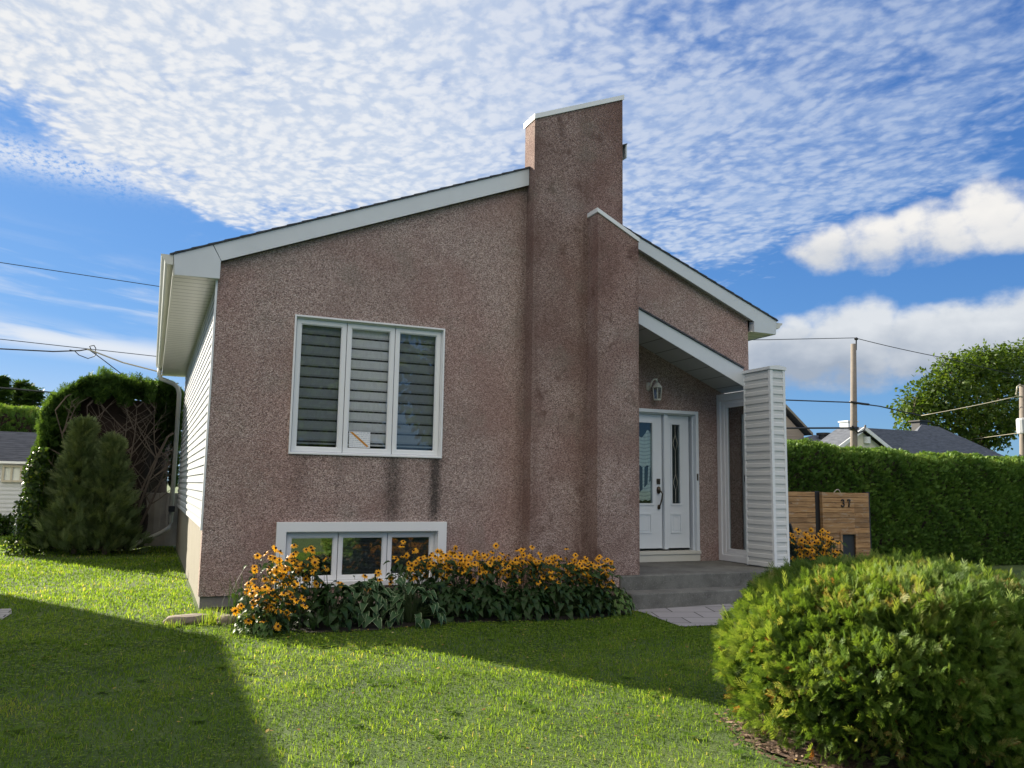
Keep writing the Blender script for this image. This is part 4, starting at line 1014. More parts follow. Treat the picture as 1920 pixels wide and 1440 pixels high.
# ------------------------------------------------------------------ flowers and leafy bed plants
M['petal'] = plain('golden yellow petals', (.80, .36, .010), .6, 0, .18, 30.0)
M['cone'] = plain('dark brown flower eye', (.018, .009, .006), .8)
M['stem'] = plain('green stems', (.035, .065, .015), .7)
def petal_mat():
    m, t, b = newmat('golden petals'); a = t.n('ShaderNodeAttribute', dict(attribute_name='tone'), 'Fac')
    c = t.ramp(a, [(0, (.66, .25, .005)), (.5, (.86, .40, .008)), (1, (.90, .50, .02))]); t.put(b.inputs['Base Color'], c); b.inputs['Roughness'].default_value = .55
    tr = t.n('ShaderNodeBsdfTranslucent', None, 0, Color=c); t.put(t.t.nodes['Material Output'].inputs[0], t.n('ShaderNodeMixShader', None, 0, i0=.35, i1=b.outputs[0], i2=tr)); return m
M['petal'] = petal_mat()
def flower_meshes(k):
    rg = np.random.default_rng(50 + k); V, F, T = [], [], []; n = 12
    for i in range(n):
        a = 2 * math.pi * i / n + rg.normal(0, .08); L = .042 * rg.uniform(.85, 1.12); dr = rg.uniform(.10, .55)
        d = np.array([math.cos(a), math.sin(a), 0]); s_ = np.array([-d[1], d[0], 0]); w_ = .0078; b = len(V)
        V += [d * .006 - s_ * w_ * .5, d * .006 + s_ * w_ * .5, d * L * .6 + s_ * w_ - [0, 0, dr * L * .25], d * L * .6 - s_ * w_ - [0, 0, dr * L * .25], d * L + s_ * w_ * .35 - [0, 0, dr * L * .8], d * L - s_ * w_ * .35 - [0, 0, dr * L * .8]]
        F += [(b, b + 1, b + 2, b + 3), (b + 3, b + 2, b + 4, b + 5)]; T += [.2, .2, .6, .6, .9, .9]
    me = bpy.data.meshes.new('flower'); me.from_pydata([tuple(v) for v in V], [], F); a = me.attributes.new('tone', 'FLOAT', 'POINT'); a.data.foreach_set('value', np.array(T, np.float32)); me.materials.append(M['petal'])
    c = MB(); c.lathe((0, 0, 0), [(.010, -.004), (.0125, .003), (.010, .012), (.004, .017)], 8); cm = bpy.data.meshes.new('cone'); cm.from_pydata(c.v, [], c.f); cm.materials.append(M['cone'])
    for p in cm.polygons: p.use_smooth = True
    return me, cm
FLW = [flower_meshes(k) for k in range(4)]
def ovate(n=5, w=.36, curl=.25, fold=.10):
    """pointed oval leaf of length 1"""
    V, F, T = [], [], []
    for i in range(n + 1):
        t = i / n; hw = w * (math.sin(math.pi * min(1, t ** .72)) ** .85) * .5 + .004; z = curl * (t - .25) * (.55 - t) * 2
        V += [(t, -hw, z + fold * hw * 2), (t, 0, z), (t, hw, z + fold * hw * 2)]; T += [1.0, 0, 1.0]
    for i in range(n):
        b = i * 3; F += [(b, b + 3, b + 4, b + 1), (b + 1, b + 4, b + 5, b + 2)]
    return np.array(V, float), np.array(F), np.array(T)
OV_V, OV_F, OV_T = ovate(4, .42, .5, .12)
HO_V, HO_F, HO_T = ovate(6, .66, .8, .16)
M['rud_leaf'] = leafmat('coneflower leaves', [(0, (.010, .026, .010)), (.4, (.024, .058, .016)), (.8, (.052, .10, .022)), (1, (.12, .17, .04))], .28, .5, .35)

def flowering_plant(label, spots, n_fl, zlo, zhi, name='coneflower', lean=(0, 0), n_leaf=380, leaf=.105, fs=.86, group='yellow coneflower clumps'):
    """spots: list of (x, y, r) discs the clump fills; heads are children, each with its eye"""
    cx = float(np.mean([s_[0] for s_ in spots])); cy = float(np.mean([s_[1] for s_ in spots])); r = thing(name, (cx, cy, float(gz(cx, cy))), label, 'flower', group)
    wgt = np.array([s_[2] ** 2 for s_ in spots]); wgt = wgt / wgt.sum(); st = MB(); heads = []
    tries = 0
    while len(heads) < n_fl and tries < 6000:
        tries += 1
        q = spots[RNG.choice(len(spots), p=wgt)]; a = RNG.uniform(0, 2 * math.pi); rr = q[2] * math.sqrt(RNG.random())
        x, y = q[0] + rr * math.cos(a), q[1] + rr * math.sin(a); u = RNG.random()
        edge = rr / q[2]
        z = zlo + (zhi - zlo) * (1 - .85 * (1 - u ** .7)) - .12 * edge ** 2 + RNG.normal(0, .045)
        z += float(gz(x, y)); x += lean[0] * z; y += lean[1] * z
        if any((x - h[0]) ** 2 + (y - h[1]) ** 2 + (z - h[2]) ** 2 < .040 ** 2 for h in heads): continue
        heads.append((x, y, z))
    for i, (x, y, z) in enumerate(heads):
        bx, by = x + RNG.normal(0, .05), y + .05 + RNG.normal(0, .05); st.tube([(bx, by, float(gz(bx, by))), ((bx + x) / 2 + RNG.normal(0, .02), (by + y) / 2, z * .55), (x, y, z - .01)], .0028, 4, caps=False)
        pm, cm = FLW[i % 4]; f = link(bpy.data.objects.new('flower', pm)); f.parent = r
        f.location = Vector((x, y, z)) - ORG[r]
        tl = abs(RNG.normal(.80, .30)); az = RNG.normal(-1.75, .75); f.rotation_euler = Vector((math.cos(az) * math.sin(tl), math.sin(az) * math.sin(tl), math.cos(tl))).to_track_quat('Z', 'Y').to_euler()
        sc = fs * RNG.uniform(.95, 1.30); f.scale = (sc, sc, sc)
        e = link(bpy.data.objects.new('flower_eye', cm)); e.parent = f
    st.build('stems', M['stem'], r)
    P = []
    for _ in range(n_leaf):
        q = spots[RNG.choice(len(spots), p=wgt)]; a = RNG.uniform(0, 2 * math.pi); rr = q[2] * math.sqrt(RNG.random()); x, y = q[0] + rr * math.cos(a), q[1] + rr * math.sin(a)
        z = RNG.uniform(.02, 1) ** 1.0 * zhi * .86; P.append((x + lean[0] * z, y + lean[1] * z, z + float(gz(x, y))))
    P = np.array(P); n = len(P); X = rv(n) * [1, 1, .35] + np.array([0, -.45, -.25]); N = rv(n) * .6 + [0, -.30, 1]
    V, F, T = scatter(OV_V, OV_F, P, X, N, RNG.uniform(.6, 1.3, n) * leaf, np.clip(RNG.normal(.42, .18, n), 0, 1), OV_T * .05)
    np_mesh('leaves', V, F, M['rud_leaf'], r, tone=T)
    return r
flowering_plant('sunlit clump of yellow coneflowers at the left end of the flower bed', [(1.20, 8.62, .24), (1.38, 8.70, .27), (1.56, 8.82, .24)], 88, .42, .78, n_leaf=320, lean=(-.05, -.08))
flowering_plant('lower coneflowers spilling out at the sunny left tip of the bed', [(.98, 8.42, .17), (1.16, 8.36, .17), (1.34, 8.40, .15)], 62, .16, .50, n_leaf=150, lean=(-.03, -.10))
flowering_plant('coneflowers in front of the right side of the basement window', [(2.72, 9.25, .16), (3.05, 9.32, .26), (3.32, 9.30, .22)], 92, .36, .72)
flowering_plant('coneflowers between the basement window and the chimney fin', [(3.60, 9.3, .25), (3.92, 9.3, .25)], 94, .38, .72)
flowering_plant('coneflowers at the foot of the tall chimney fin', [(4.32, 9.32, .26), (4.66, 9.3, .26)], 97, .34, .74)
flowering_plant('coneflowers at the right end of the bed, below the buttress', [(5.02, 9.22, .22), (5.26, 9.15, .17)], 72, .30, .70)
flowering_plant('dense mound of coneflowers behind the white siding post', [(9.95, 10.6, .30), (10.28, 10.62, .32), (10.60, 10.75, .22)], 120, .36, .88, n_leaf=300, fs=1.15)
flowering_plant('few scattered coneflowers rising between the hostas below the middle pane', [(2.28, 9.18, .36)], 11, .36, .50, n_leaf=60)

# hostas
def hosta_mat(name, a, b_, rim):
    m, t, b = newmat(name); at = t.n('ShaderNodeAttribute', dict(attribute_name='tone'), 'Fac')
    base = t.mix(t.m('FRACT', at), a, b_); rimf = t.smooth(at, 1.62, 1.86)
    c = t.mix(rimf, base, rim); t.put(b.inputs['Base Color'], c); b.inputs['Roughness'].default_value = .5; b.inputs['Specular IOR Level'].default_value = .25
    tr = t.n('ShaderNodeBsdfTranslucent', None, 0, Color=c); t.put(t.t.nodes['Material Output'].inputs[0], t.n('ShaderNodeMixShader', None, 0, i0=.22, i1=b.outputs[0], i2=tr)); return m
M['hosta_v'] = hosta_mat('variegated hosta leaf', (.030, .075, .028), (.05, .105, .035), (.34, .42, .24))
M['hosta_g'] = hosta_mat('green hosta leaf', (.012, .034, .009), (.026, .060, .013), (.026, .060, .013))
M['hosta_l'] = hosta_mat('light hosta leaf', (.05, .11, .022), (.085, .16, .035), (.26, .34, .15))
def hosta(label, x, y, rad, h, n, leaf, mat):
    z0 = float(gz(x, y)); r = thing('hosta', (x, y, z0), label, 'hosta', 'hostas along the front of the bed')
    az = RNG.uniform(0, 2 * math.pi, n); t = np.sqrt(RNG.random(n)); rr = rad * t
    z = h * (1 - .72 * t ** 2) + RNG.normal(0, .03, n)
    P = np.stack([x + rr * np.cos(az) * .8, y + rr * np.sin(az) * .8, z0 + np.maximum(z, .05)], 1)
    X = np.stack([np.cos(az), np.sin(az), .35 - .85 * t], 1) + rv(n) * .50; N = np.stack([np.cos(az) * .6 * t, np.sin(az) * .6 * t, np.ones(n)], 1) + rv(n) * .40
    V, F, T = scatter(HO_V, HO_F, P, X, N, RNG.uniform(.7, 1.2, n) * leaf, RNG.uniform(.05, .8, n), None)
    # the rim ring: outer vertices carry +1
    k = len(HO_V); T = T.reshape(n, k); T = np.minimum(T, .85) * .55 + (HO_T > .5)[None] * 1.0 * .95 + 0 * T
    T = np.where((HO_T > .5)[None], 1.95, T)
    np_mesh('leaves', V, F, mat, r, tone=T.ravel(), smooth=True)
    c = MB()
    for i in range(0, n, 2): c.tube([(x + .02 * math.cos(az[i]), y + .02 * math.sin(az[i]), z0), ((x + P[i][0]) / 2, (y + P[i][1]) / 2, P[i][2] * .75), tuple(P[i])], .004, 4, caps=False)
    c.build('stalks', M['stem'], r)
hosta('dark green hosta beside the sunlit coneflowers', 1.78, 8.55, .34, .36, 131, 0.114, M['hosta_g'])
hosta('hosta with pale-edged leaves below the left basement pane', 2.18, 8.68, .38, .40, 147, 0.125, M['hosta_v'])
hosta('big hosta with white-edged leaves spilling onto the lawn', 2.62, 8.62, .40, .38, 155, 0.125, M['hosta_v'])
hosta('plain green hosta right of the white-edged ones', 3.10, 8.78, .36, .34, 139, 0.122, M['hosta_g'])
hosta('green hosta in front of the coneflowers left of the chimney fin', 3.58, 8.82, .36, .33, 139, 0.122, M['hosta_g'])
hosta('green hosta below the left edge of the chimney fin', 4.08, 8.85, .36, .33, 139, 0.122, M['hosta_g'])
hosta('green hosta below the right half of the chimney fin', 4.58, 8.92, .36, .33, 139, 0.114, M['hosta_g'])
hosta('green hosta left of the lighter striped hosta', 5.02, 8.98, .30, .30, 108, 0.106, M['hosta_g'])
hosta('small light green striped hosta against the lower step', 5.42, 9.08, .27, .30, 116, 0.091, M['hosta_l'])
# broad low leaves in the sun at the left end
hosta('low broad-leaved plant in the sun at the left tip of the bed', 1.04, 8.40, .24, .20, 93, 0.084, M['hosta_l'])
# strap-leaved clump against the wall
def straps():
    x, y = .98, 9.30; r = thing('iris', (x, y, 0), 'clump of thin grey-green strap leaves against the left end of the wall', 'plant'); c = MB()
    V, F, T = [], [], []
    for k in range(46):
        a = RNG.uniform(0, 2 * math.pi); L = RNG.uniform(.3, .55); ln = RNG.uniform(.1, .5); bx, by = x + RNG.normal(0, .10), y + RNG.normal(0, .08); sx, sy = -math.sin(a) * .008, math.cos(a) * .008; b = len(V)
        for i in range(6):
            t = i / 5; d = ln * t * t * .7; z = L * (t - .25 * ln * t * t); w_ = 1 - t * .85
            V += [(bx + math.cos(a) * d - sx * w_, by + math.sin(a) * d - sy * w_, z), (bx + math.cos(a) * d + sx * w_, by + math.sin(a) * d + sy * w_, z)]
        F += [(b + 2 * i, b + 2 * i + 1, b + 2 * i + 3, b + 2 * i + 2) for i in range(5)]; T += [RNG.uniform(.25, .7)] * 12
    np_mesh('leaves', np.array(V), np.array(F), M['rud_leaf'], r, tone=T)
straps()
# field stones
def rock(label, x, y, a, b_, h, rot, seed):
    import bmesh
    bm = bmesh.new(); bmesh.ops.create_icosphere(bm, subdivisions=4, radius=1.0)
    for v in bm.verts:
        p = np.array(v.co); k = 1 + .16 * wob(p, 1.6, seed) + .07 * wob(p, 5.0, seed + 2); q = p * k
        q[2] = min(q[2], .72 + .1 * wob(p, 3.0, seed)); X, Y = q[0] * a, q[1] * b_
        v.co = (X * math.cos(rot) - Y * math.sin(rot), X * math.sin(rot) + Y * math.cos(rot), q[2] * h)
    me = bpy.data.meshes.new('rock'); bm.to_mesh(me); bm.free()
    for p in me.polygons: p.use_smooth = True
    o = finish('rock', me, M['rock'], None); o.location = (x, y, float(gz(x, y)) + .02); tag(o, label, 'rock', 'field stones at the house corner')
M['rock'] = concrete_mat('field stone', (.15, .125, .10), (.30, .25, .20), .5)
rock('long flat brown stone at the foot of the house corner', .44, 9.22, .25, .13, .085, .12, 1.0)
rock('rounder grey stone between the house corner and the flowers', .86, 9.05, .15, .11, .10, .3, 4.0)
def tufts():
    V, F, T = [], [], []
    for (cx, cy, n, hh) in ((.70, 9.05, 90, .16), (.62, 9.45, 60, .14), (1.0, 8.95, 70, .15), (.30, 9.02, 40, .09)):
        for k in range(n):
            bx, by = cx + RNG.normal(0, .09), cy + RNG.normal(0, .06); a = RNG.uniform(0, 6.28); L = hh * RNG.uniform(.5, 1.2); ln = RNG.uniform(.1, .7) * L; sx, sy = -math.sin(a) * .003, math.cos(a) * .003; b = len(V)
            V += [(bx - sx, by - sy, 0), (bx + sx, by + sy, 0), (bx + math.cos(a) * ln * .4 + sx * .7, by + math.sin(a) * ln * .4 + sy * .7, L * .6), (bx + math.cos(a) * ln * .4 - sx * .7, by + math.sin(a) * ln * .4 - sy * .7, L * .6), (bx + math.cos(a) * ln, by + math.sin(a) * ln, L), (bx + math.cos(a) * ln, by + math.sin(a) * ln, L * .999)]
            F += [(b, b + 1, b + 2, b + 3), (b + 3, b + 2, b + 4, b + 5)]; T += [RNG.uniform(.3, .9)] * 6
    o = np_mesh('long_grass', np.array(V), np.array(F), M['grass'], tone=T); tag(o, kind='stuff')
tufts()

# ------------------------------------------------------------------ left side: cedars, fence, shed
def big_cedar():
    r = thing('cedar_tree', (-.8, 19.9, 0), 'big dark cedar beside the house, hollow in front with bare branches showing', 'tree')
    # dead brown inner mass: lumpy, set back behind the hollow front
    def zt(x): return 3.46 - .75 * np.clip((-1.15 - x) / .95, 0, 1) ** 2 + .05 * np.sin(x * 5) - .30 * np.clip((x - .1) / .5, 0, 1) ** 2
    U, Vv = np.meshgrid(np.linspace(0, math.pi, 26), np.linspace(0, 1, 16)); X = -.8 - 1.18 * np.cos(U); Y = 20.5 - 1.25 * np.sin(U) ** .7; Z = Vv * (zt(X) - .25)
    P = np.stack([X, Y, Z], -1); P[..., 1] += .10 * wob(P, 3.0) + .75 * np.clip((P[..., 0] + .25) / .3, 0, 1);  P[..., 0] += .06 * wob(P, 4.0, 2.0); i, j = np.meshgrid(np.arange(25), np.arange(15)); a = (j * 26 + i).ravel()
    np_mesh('inner_branches', P.reshape(-1, 3), np.stack([a, a + 1, a + 27, a + 26], 1), M['deadwood'], r)
    c = MB(); rg = random.Random(4)
    def limb(p, d, L, rad, lev):
        pts = [p]; q = Vector(p); d = Vector(d).normalized(); n_ = 6
        for k in range(n_):
            d = (d + Vector((rg.uniform(-.12, .12), rg.uniform(-.08, .08), rg.uniform(-.02, .12)))).normalized(); q = q + d * (L / n_)
            if not (-1.95 < q.x < .42 and q.z < 3.15): break
            pts.append(tuple(q))
            if lev and k >= 1:
                for _ in range(2 if lev == 2 else 1):
                    s_ = rg.choice((-1, 1)); limb(tuple(q), (d.x + s_ * rg.uniform(.5, 1.3), d.y - rg.uniform(.0, .25), d.z * .8 + rg.uniform(-.1, .3)), L * rg.uniform(.22, .42), rad * .42, lev - 1)
        if len(pts) > 1: c.tube(pts, [rad * (1 - .8 * k / n_) for k in range(len(pts))], 5, caps=False)
    for bx, tx in ((-.95, -1.75), (-.85, -1.25), (-.75, -.9), (-.62, -.55), (-.5, -.25), (-.4, .05), (-.3, .30)):
        limb((bx, 19.1, 0), (tx - bx, -.10, 2.6), 3.0, .036, 2)
    c.build('branches', M['twig'], r)
    parts = []
    def spr(P, N, size, tmean, cnt):
        m = len(P); X = N * RNG.uniform(.4, 1, (m, 1)) + [0, 0, .35] + rv(m) * .6; fine = wob(P, 6.0, 5.0)
        parts.append(scatter(SPS_V, SPS_F, P - N * (RNG.random((m, 1)) * .12), X, rv(m), RNG.uniform(.6, 1.4, m) * size, np.clip(tmean + .2 * fine + RNG.normal(0, .12, m), .03, .98), SPS_T * .6))
    m = 9000; u = RNG.random(m); x = -2.05 + 2.6 * u; y = RNG.uniform(18.75, 20.6, m); y = np.where(x > -.1, 19.95 + .3 * (y - 18.75), y); P = np.stack([x, y, zt(x) + .03 + .07 * wob(np.stack([x, y, x * 0], 1), 4.0) - .25 * np.clip((19.1 - y) / .4, 0, 1)], 1); spr(P, np.tile([0, -.2, 1.], (m, 1)), .17, .55, m)
    # overhanging front fringe of the crown, hanging down in uneven clumps
    m = 8500; x = -2.0 + 2.52 * RNG.random(m); drop = .20 + .26 * np.sin(x * 5.3 + 1) ** 2 + .22 * np.sin(x * 11) * np.sin(x * 3.1); drop = np.where(x < -1.55, drop + 1.0 * np.clip((-1.62 - x) / .35, 0, 1.6), drop); drop = np.where(x > -.1, drop + .35, drop); drop = np.where(x > .2, drop + .6, drop)
    z = zt(x) - RNG.random(m) ** 1.35 * drop; P = np.stack([x, np.where(x > -.1, 19.9, 18.72) + .35 * RNG.random(m) ** 2 + .12 * wob(np.stack([x, z, z], 1), 5.0), z], 1); spr(P, np.tile([0, -1., .3], (m, 1)), .16, .46, m)
    # left flank
    m = 5200; z = RNG.uniform(.1, 3.1, m); y = RNG.uniform(18.8, 20.6, m); P = np.stack([-2.02 - .14 * np.sin(z * 1.3) + .10 * wob(np.stack([y, y, z], 1), 4.0), y, z], 1); spr(P, np.tile([-1., -.3, .2], (m, 1)), .16, .50, m)
    m = 1700; z = RNG.uniform(.05, 2.7, m); P = np.stack([-1.98 + .30 * RNG.random(m) ** 1.6, 18.85 + .25 * RNG.random(m), z], 1); spr(P, np.tile([-.5, -1., .1], (m, 1)), .15, .42, m)
    m = 900; z = RNG.uniform(1.3, 3.0, m); P = np.stack([.40 + .12 * RNG.random(m), RNG.uniform(19.95, 20.4, m), z], 1); spr(P, np.tile([.6, -1., .1], (m, 1)), .15, .36, m)
    # wisps above the outline
    m = 120; x = -2.0 + 2.5 * RNG.random(m); P = np.stack([x, np.where(x > -.1, 20.0, RNG.uniform(18.8, 19.6, m)), zt(x) + .05], 1); parts.append(scatter(SP_V, SP_F, P, rv(m) * .6 + [0, 0, 1], rv(m), RNG.uniform(.14, .30, m), RNG.uniform(.4, .7, m), SP_T * .5))
    V, F, T = join(parts); np_mesh('foliage', V, F, M['hedge2'], r, tone=T)
M['hedge2'] = leafmat('cedar foliage', [(0, (.018, .040, .014)), (.4, (.050, .105, .026)), (.7, (.085, .160, .036)), (1, (.15, .21, .06))], .30, .55, .2)
big_cedar()
def cone_cedar(label, x, y, h, rad, n):
    r = thing('young_cedar', (x, y, 0), label, 'tree', 'young cedars in front of the big cedar')
    c = MB(); c.tube([(x, y, 0), (x + .02, y, h * .9)], [.05, .01], 6); c.build('trunk', M['bark'], r)
    t = RNG.random(n) ** .8; az = RNG.uniform(0, 2 * math.pi, n); rr = rad * (1 - t) ** .95 * (1 + .38 * np.sin(az * 3 + t * 11) * np.sin(t * 23 + az) ) * (RNG.random(n) ** .35) * np.where(t < .35, 1.15, 1.0)
    P = np.stack([x + rr * np.cos(az), y + rr * np.sin(az), t * h + .03], 1); N = np.stack([np.cos(az), np.sin(az), 0 * az + .3], 1)
    X = N * .6 + [0, 0, .6] + rv(n) * .5; fine = wob(P, 6.0, 1.0)
    V, F, T = scatter(TH_V, TH_F, P, X, rv(n), RNG.uniform(.14, .34, n), np.clip(.45 + .18 * fine + RNG.normal(0, .16, n) + .12 * t, .03, .95), TH_T * .6)
    np_mesh('foliage', V, F, M['young'], r, tone=T)
M['young'] = leafmat('grey green young cedar', [(0, (.055, .085, .042)), (.45, (.14, .20, .09)), (.8, (.22, .28, .12)), (1, (.28, .33, .15))], .28, .55, .2)
cone_cedar('taller young cedar with a pale thin tip before the hollow cedar', -1.28, 18.25, 2.45, .62, 3400)
cone_cedar('shorter young cedar next to the grey board fence', -.74, 18.15, 2.12, .56, 3000)
def vine():
    r = thing('leafy_shrub', (-2.1, 18.25, 0), 'sunlit leafy shrub climbing the left edge of the big cedar', 'shrub')
    m = 2600; z = RNG.random(m) ** .9 * 2.0; w_ = .30 * (1 - .55 * z / 2.0) + .05 * np.sin(z * 9); az = RNG.uniform(0, 6.28, m)
    P = np.stack([-2.12 + .12 * z / 2 + w_ * np.cos(az) * RNG.random(m) ** .4, 18.22 + .25 * np.sin(az) * RNG.random(m) ** .4, z + .03], 1)
    X = rv(m) + [-.2, -.3, -.3]; N = np.stack([np.cos(az), np.sin(az), .4 + 0 * az], 1) + rv(m) * .5
    V, F, T = scatter(LEAF_V, LEAF_F, P, X, N, RNG.uniform(.06, .12, m), np.clip(RNG.normal(.5, .2, m), 0, 1)); np_mesh('leaves', V, F, M['leaf'], r, tone=T)
    c = MB()
    for k in range(7): c.tube([(-2.15 + .05 * k, 18.25, 0), (-2.16 + .04 * k, 18.2, .7), (-2.05 + .03 * k, 18.25, 1.5)], [.012, .009, .004], 4)
    c.build('stems', M['twig'], r)
vine()
f_ = thing('board_fence', (.27, 19.99, 0), 'short grey vertical board fence between the cedars and the house', 'fence')
c = MB()
for k in range(7): c.box(-.14 + k * .125, -.14 + k * .125 + .135, 19.97 + .021 * (k % 2), 19.99 + .021 * (k % 2), .02, 1.19 - .004 * (k % 3))
c.build('boards', M['fence_wood'], f_, bevel=.003)
for z in (.25, .9):
    c = MB(); c.box(-.14, .72, 20.015, 20.05, z, z + .08); c.build('rail', M['fence_wood'], f_)

def shed():
    r = thing('garden_shed', (-4.6, 26.2, 0), 'white sided garden shed with a dark shingled roof at the left edge', 'shed')
    c = MB(); siding_y(c, 25.02, -6.6, -2.72, .05, 1.92, .11); c.box(-6.6, -2.72, 25.05, 27.4, 0, 1.92); c.prism([(25.05, 1.92), (27.4, 1.92), (26.2, 2.68)], -6.58, -2.74, 'x'); c.build('wall', M['siding'], r)
    c = MB(); c.prism([(24.86, 1.86), (24.86, 1.90), (26.2, 2.74), (27.55, 1.90), (27.55, 1.86), (26.2, 2.69)], -6.75, -2.58, 'x'); c.build('roof', M['shingle'], r)
    c = MB(); c.box(-6.74, -2.60, 24.84, 24.858, 1.84, 1.90); c.build('fascia', M['white'], r)
    c = MB(); x0, x1, z0, z1 = -3.56, -2.92, 1.36, 1.80; c.frame(x0, x1, z0, z1, .05, 24.93, 24.998)
    for k in (1, 2): xx = x0 + (x1 - x0) * k / 3; c.box(xx - .022, xx + .022, 24.94, 24.998, z0 + .05, z1 - .05)
    w_ = c.build('window', plain('pale wood trim', (.45, .42, .34), .8), r)
    c = MB(); c.box(x0 + .05, x1 - .05, 24.985, 24.995, z0 + .05, z1 - .05); c.build('pane', plain('frosted panel', (.62, .66, .64), .5), w_)
    # small plant by its wall
    p = thing('low_shrub', (-3.45, 24.5, 0), 'small dark shrub at the foot of the white shed', 'shrub'); m = 500
    az = RNG.uniform(0, 6.28, m); t = RNG.random(m); P = np.stack([-3.42 + .32 * np.cos(az) * RNG.random(m) ** .5, 24.55 + .2 * np.sin(az), .05 + t * .42], 1)
    V, F, T = scatter(LEAF_V, LEAF_F, P, rv(m), rv(m) + [0, 0, .5], RNG.uniform(.08, .15, m), np.clip(RNG.normal(.4, .2, m), 0, 1)); np_mesh('leaves', V, F, M['leaf'], p, tone=T)
    c = MB()
    for k in range(5): c.tube([(-3.42, 24.55, 0), (-3.42 + .2 * math.cos(k * 1.3), 24.55 + .1 * math.sin(k * 1.3), .4)], [.012, .005], 4)
    c.build('stems', M['twig'], p)
shed()
def conifer(label, x, y, h, rad, n):
    r = thing('conifer', (x, y, 0), label, 'tree', 'far conifers on the left'); c = MB(); c.tube([(x, y, 0), (x, y, h)], [.2, .03], 6); c.build('trunk', M['bark'], r)
    t = RNG.random(n) ** .7; az = RNG.uniform(0, 6.28, n); rr = rad * (1 - t) ** .8 * (.6 + .4 * np.abs(np.sin(t * 34))) * RNG.random(n) ** .35; P = np.stack([x + rr * np.cos(az), y + rr * np.sin(az), h * t + .2], 1); N = np.stack([np.cos(az), np.sin(az), .1 + 0 * az], 1)
    V, F, T = scatter(SPS_V, SPS_F, P, N + rv(n) * .4, rv(n) * .5 + [0, 0, 1], RNG.uniform(.4, .9, n), np.clip(RNG.normal(.45, .18, n), 0, 1), SPS_T); np_mesh('crown', V, F, M['hedge2'], r, tone=T)
conifer('far broad conifer at the very left edge, behind the distant hedge', -9.2, 60, 7.6, 1.5, 1500)
conifer('far conifer, the middle one of the three behind the distant hedge', -8.1, 62, 7.55, 1.0, 1200)
conifer('far slender conifer nearest the big cedar, behind the distant hedge', -7.35, 61, 7.0, .7, 900)

# ------------------------------------------------------------------ poles, cables
M['wire'] = plain('black cable', (.02, .022, .026), .6)
M['wire_light'] = plain('pale cable', (.34, .32, .24), .5)
M['polewood'] = plain('grey pole wood', (.19, .165, .14), .9, 0, .25, 6.0)
def cable(label, pts, r=.012, mat='wire', sag=0.0, name='power_cable', group='overhead cables'):
    out = []
    for a, b_ in zip(pts[:-1], pts[1:]):
        a, b_ = Vector(a), Vector(b_)
        for k in range(8): t = k / 8; p = a.lerp(b_, t); p.z -= sag * 4 * t * (1 - t); out.append(p)
    out.append(Vector(pts[-1])); c = MB(); c.tube(out, r, 5); o = c.build(name, M[mat], None, pts[0], smooth=True); tag(o, label, 'cable', group)
cable('highest dark cable at the left, running behind the eave', [(-22, 32, 9.6), (-6.14, 32, 8.82), (-5.21, 32, 8.79), (-.2, 32, 8.53), (2.4, 32, 8.38)], .014)
cable('long dark cable just above the tangled splice on the left', [(-22, 30, 7.2), (-5.55, 30, 5.92), (-4.68, 30, 5.85), (-.12, 30, 5.66), (2.0, 30, 5.56)], .013)
cable('dark cable running from the left edge to the splice', [(-20, 26, 5.3), (-4.53, 26, 4.98), (-4.03, 26, 4.99), (-2.75, 26, 5.02), (-2.09, 26, 5.10), (-1.88, 26, 5.16)], .020)
cable('white twisted cable sloping from the splice down to the house', [(-1.88, 26, 5.14), (-1.74, 24, 4.87), (-.89, 24, 4.58), (.1, 23.4, 4.30)], .020, 'wire_light')
cable('dark cable dropping from the splice behind the big cedar', [(-1.88, 26, 5.16), (-1.53, 26, 4.92), (-.8, 26, 4.38), (-.04, 26, 3.6)], .014)
cable('small looped black cable with a clamp at the splice', [(-2.35, 26, 5.10), (-2.22, 26, 5.08), (-2.1, 26, 4.97), (-1.87, 26, 4.89), (-1.72, 26, 4.96), (-1.66, 26, 5.05), (-1.80, 26, 5.14), (-1.85, 26, 5.25), (-1.74, 26, 5.28), (-1.69, 26, 5.20), (-1.70, 26, 5.05)], .013)
cable('low thick dark cable ending behind the big cedar', [(-24, 40, 5.9), (-6.46, 40, 5.28), (-6.07, 40, 5.26), (-4.15, 40, 5.18), (-1.0, 40, 4.9)], .035)
P1 = thing('utility_pole', (27.26, 26, 0), 'tall grey wooden utility pole standing behind the cedar hedge', 'pole', 'utility poles')
c = MB(); c.tube([(27.14, 26, 0), (27.26, 26, 3.44), (27.45, 26, 7.82)], [.165, .150, .115], 12); c.build('shaft', M['polewood'], P1, smooth=True)
c = MB(); c.tube([(27.52, 25.93, 7.55), (27.55, 25.93, 8.02)], .03, 6); c.lathe((27.55, 25.93, 7.98), [(.01, 0), (.07, .02), (.09, .07), (.05, .12), (.01, .14)], 8); c.build('insulator', M['black'], P1)
c = MB(); c.tube([(27.02, 25.9, 5.27), (27.7, 25.85, 5.22), (28.1, 25.9, 5.22)], .05, 6); c.tube([(27.0, 25.8, 4.25), (27.25, 25.75, 3.95), (27.6, 25.75, 4.05), (27.75, 25.8, 4.3)], .04, 6); c.lathe((27.28, 26, 4.1), [(.20, 0), (.215, .02), (.215, .10), (.20, .12)], 12); c.build('hardware', M['black'], P1)
P2 = thing('utility_pole', (32.15, 22, 0), 'utility pole with a round grey transformer at the far right edge', 'pole', 'utility poles')
c = MB(); c.tube([(31.9, 22, 0), (32.2, 22, 3.0), (32.42, 22, 5.9)], [.15, .14, .12], 12); c.build('shaft', M['polewood'], P2, smooth=True)
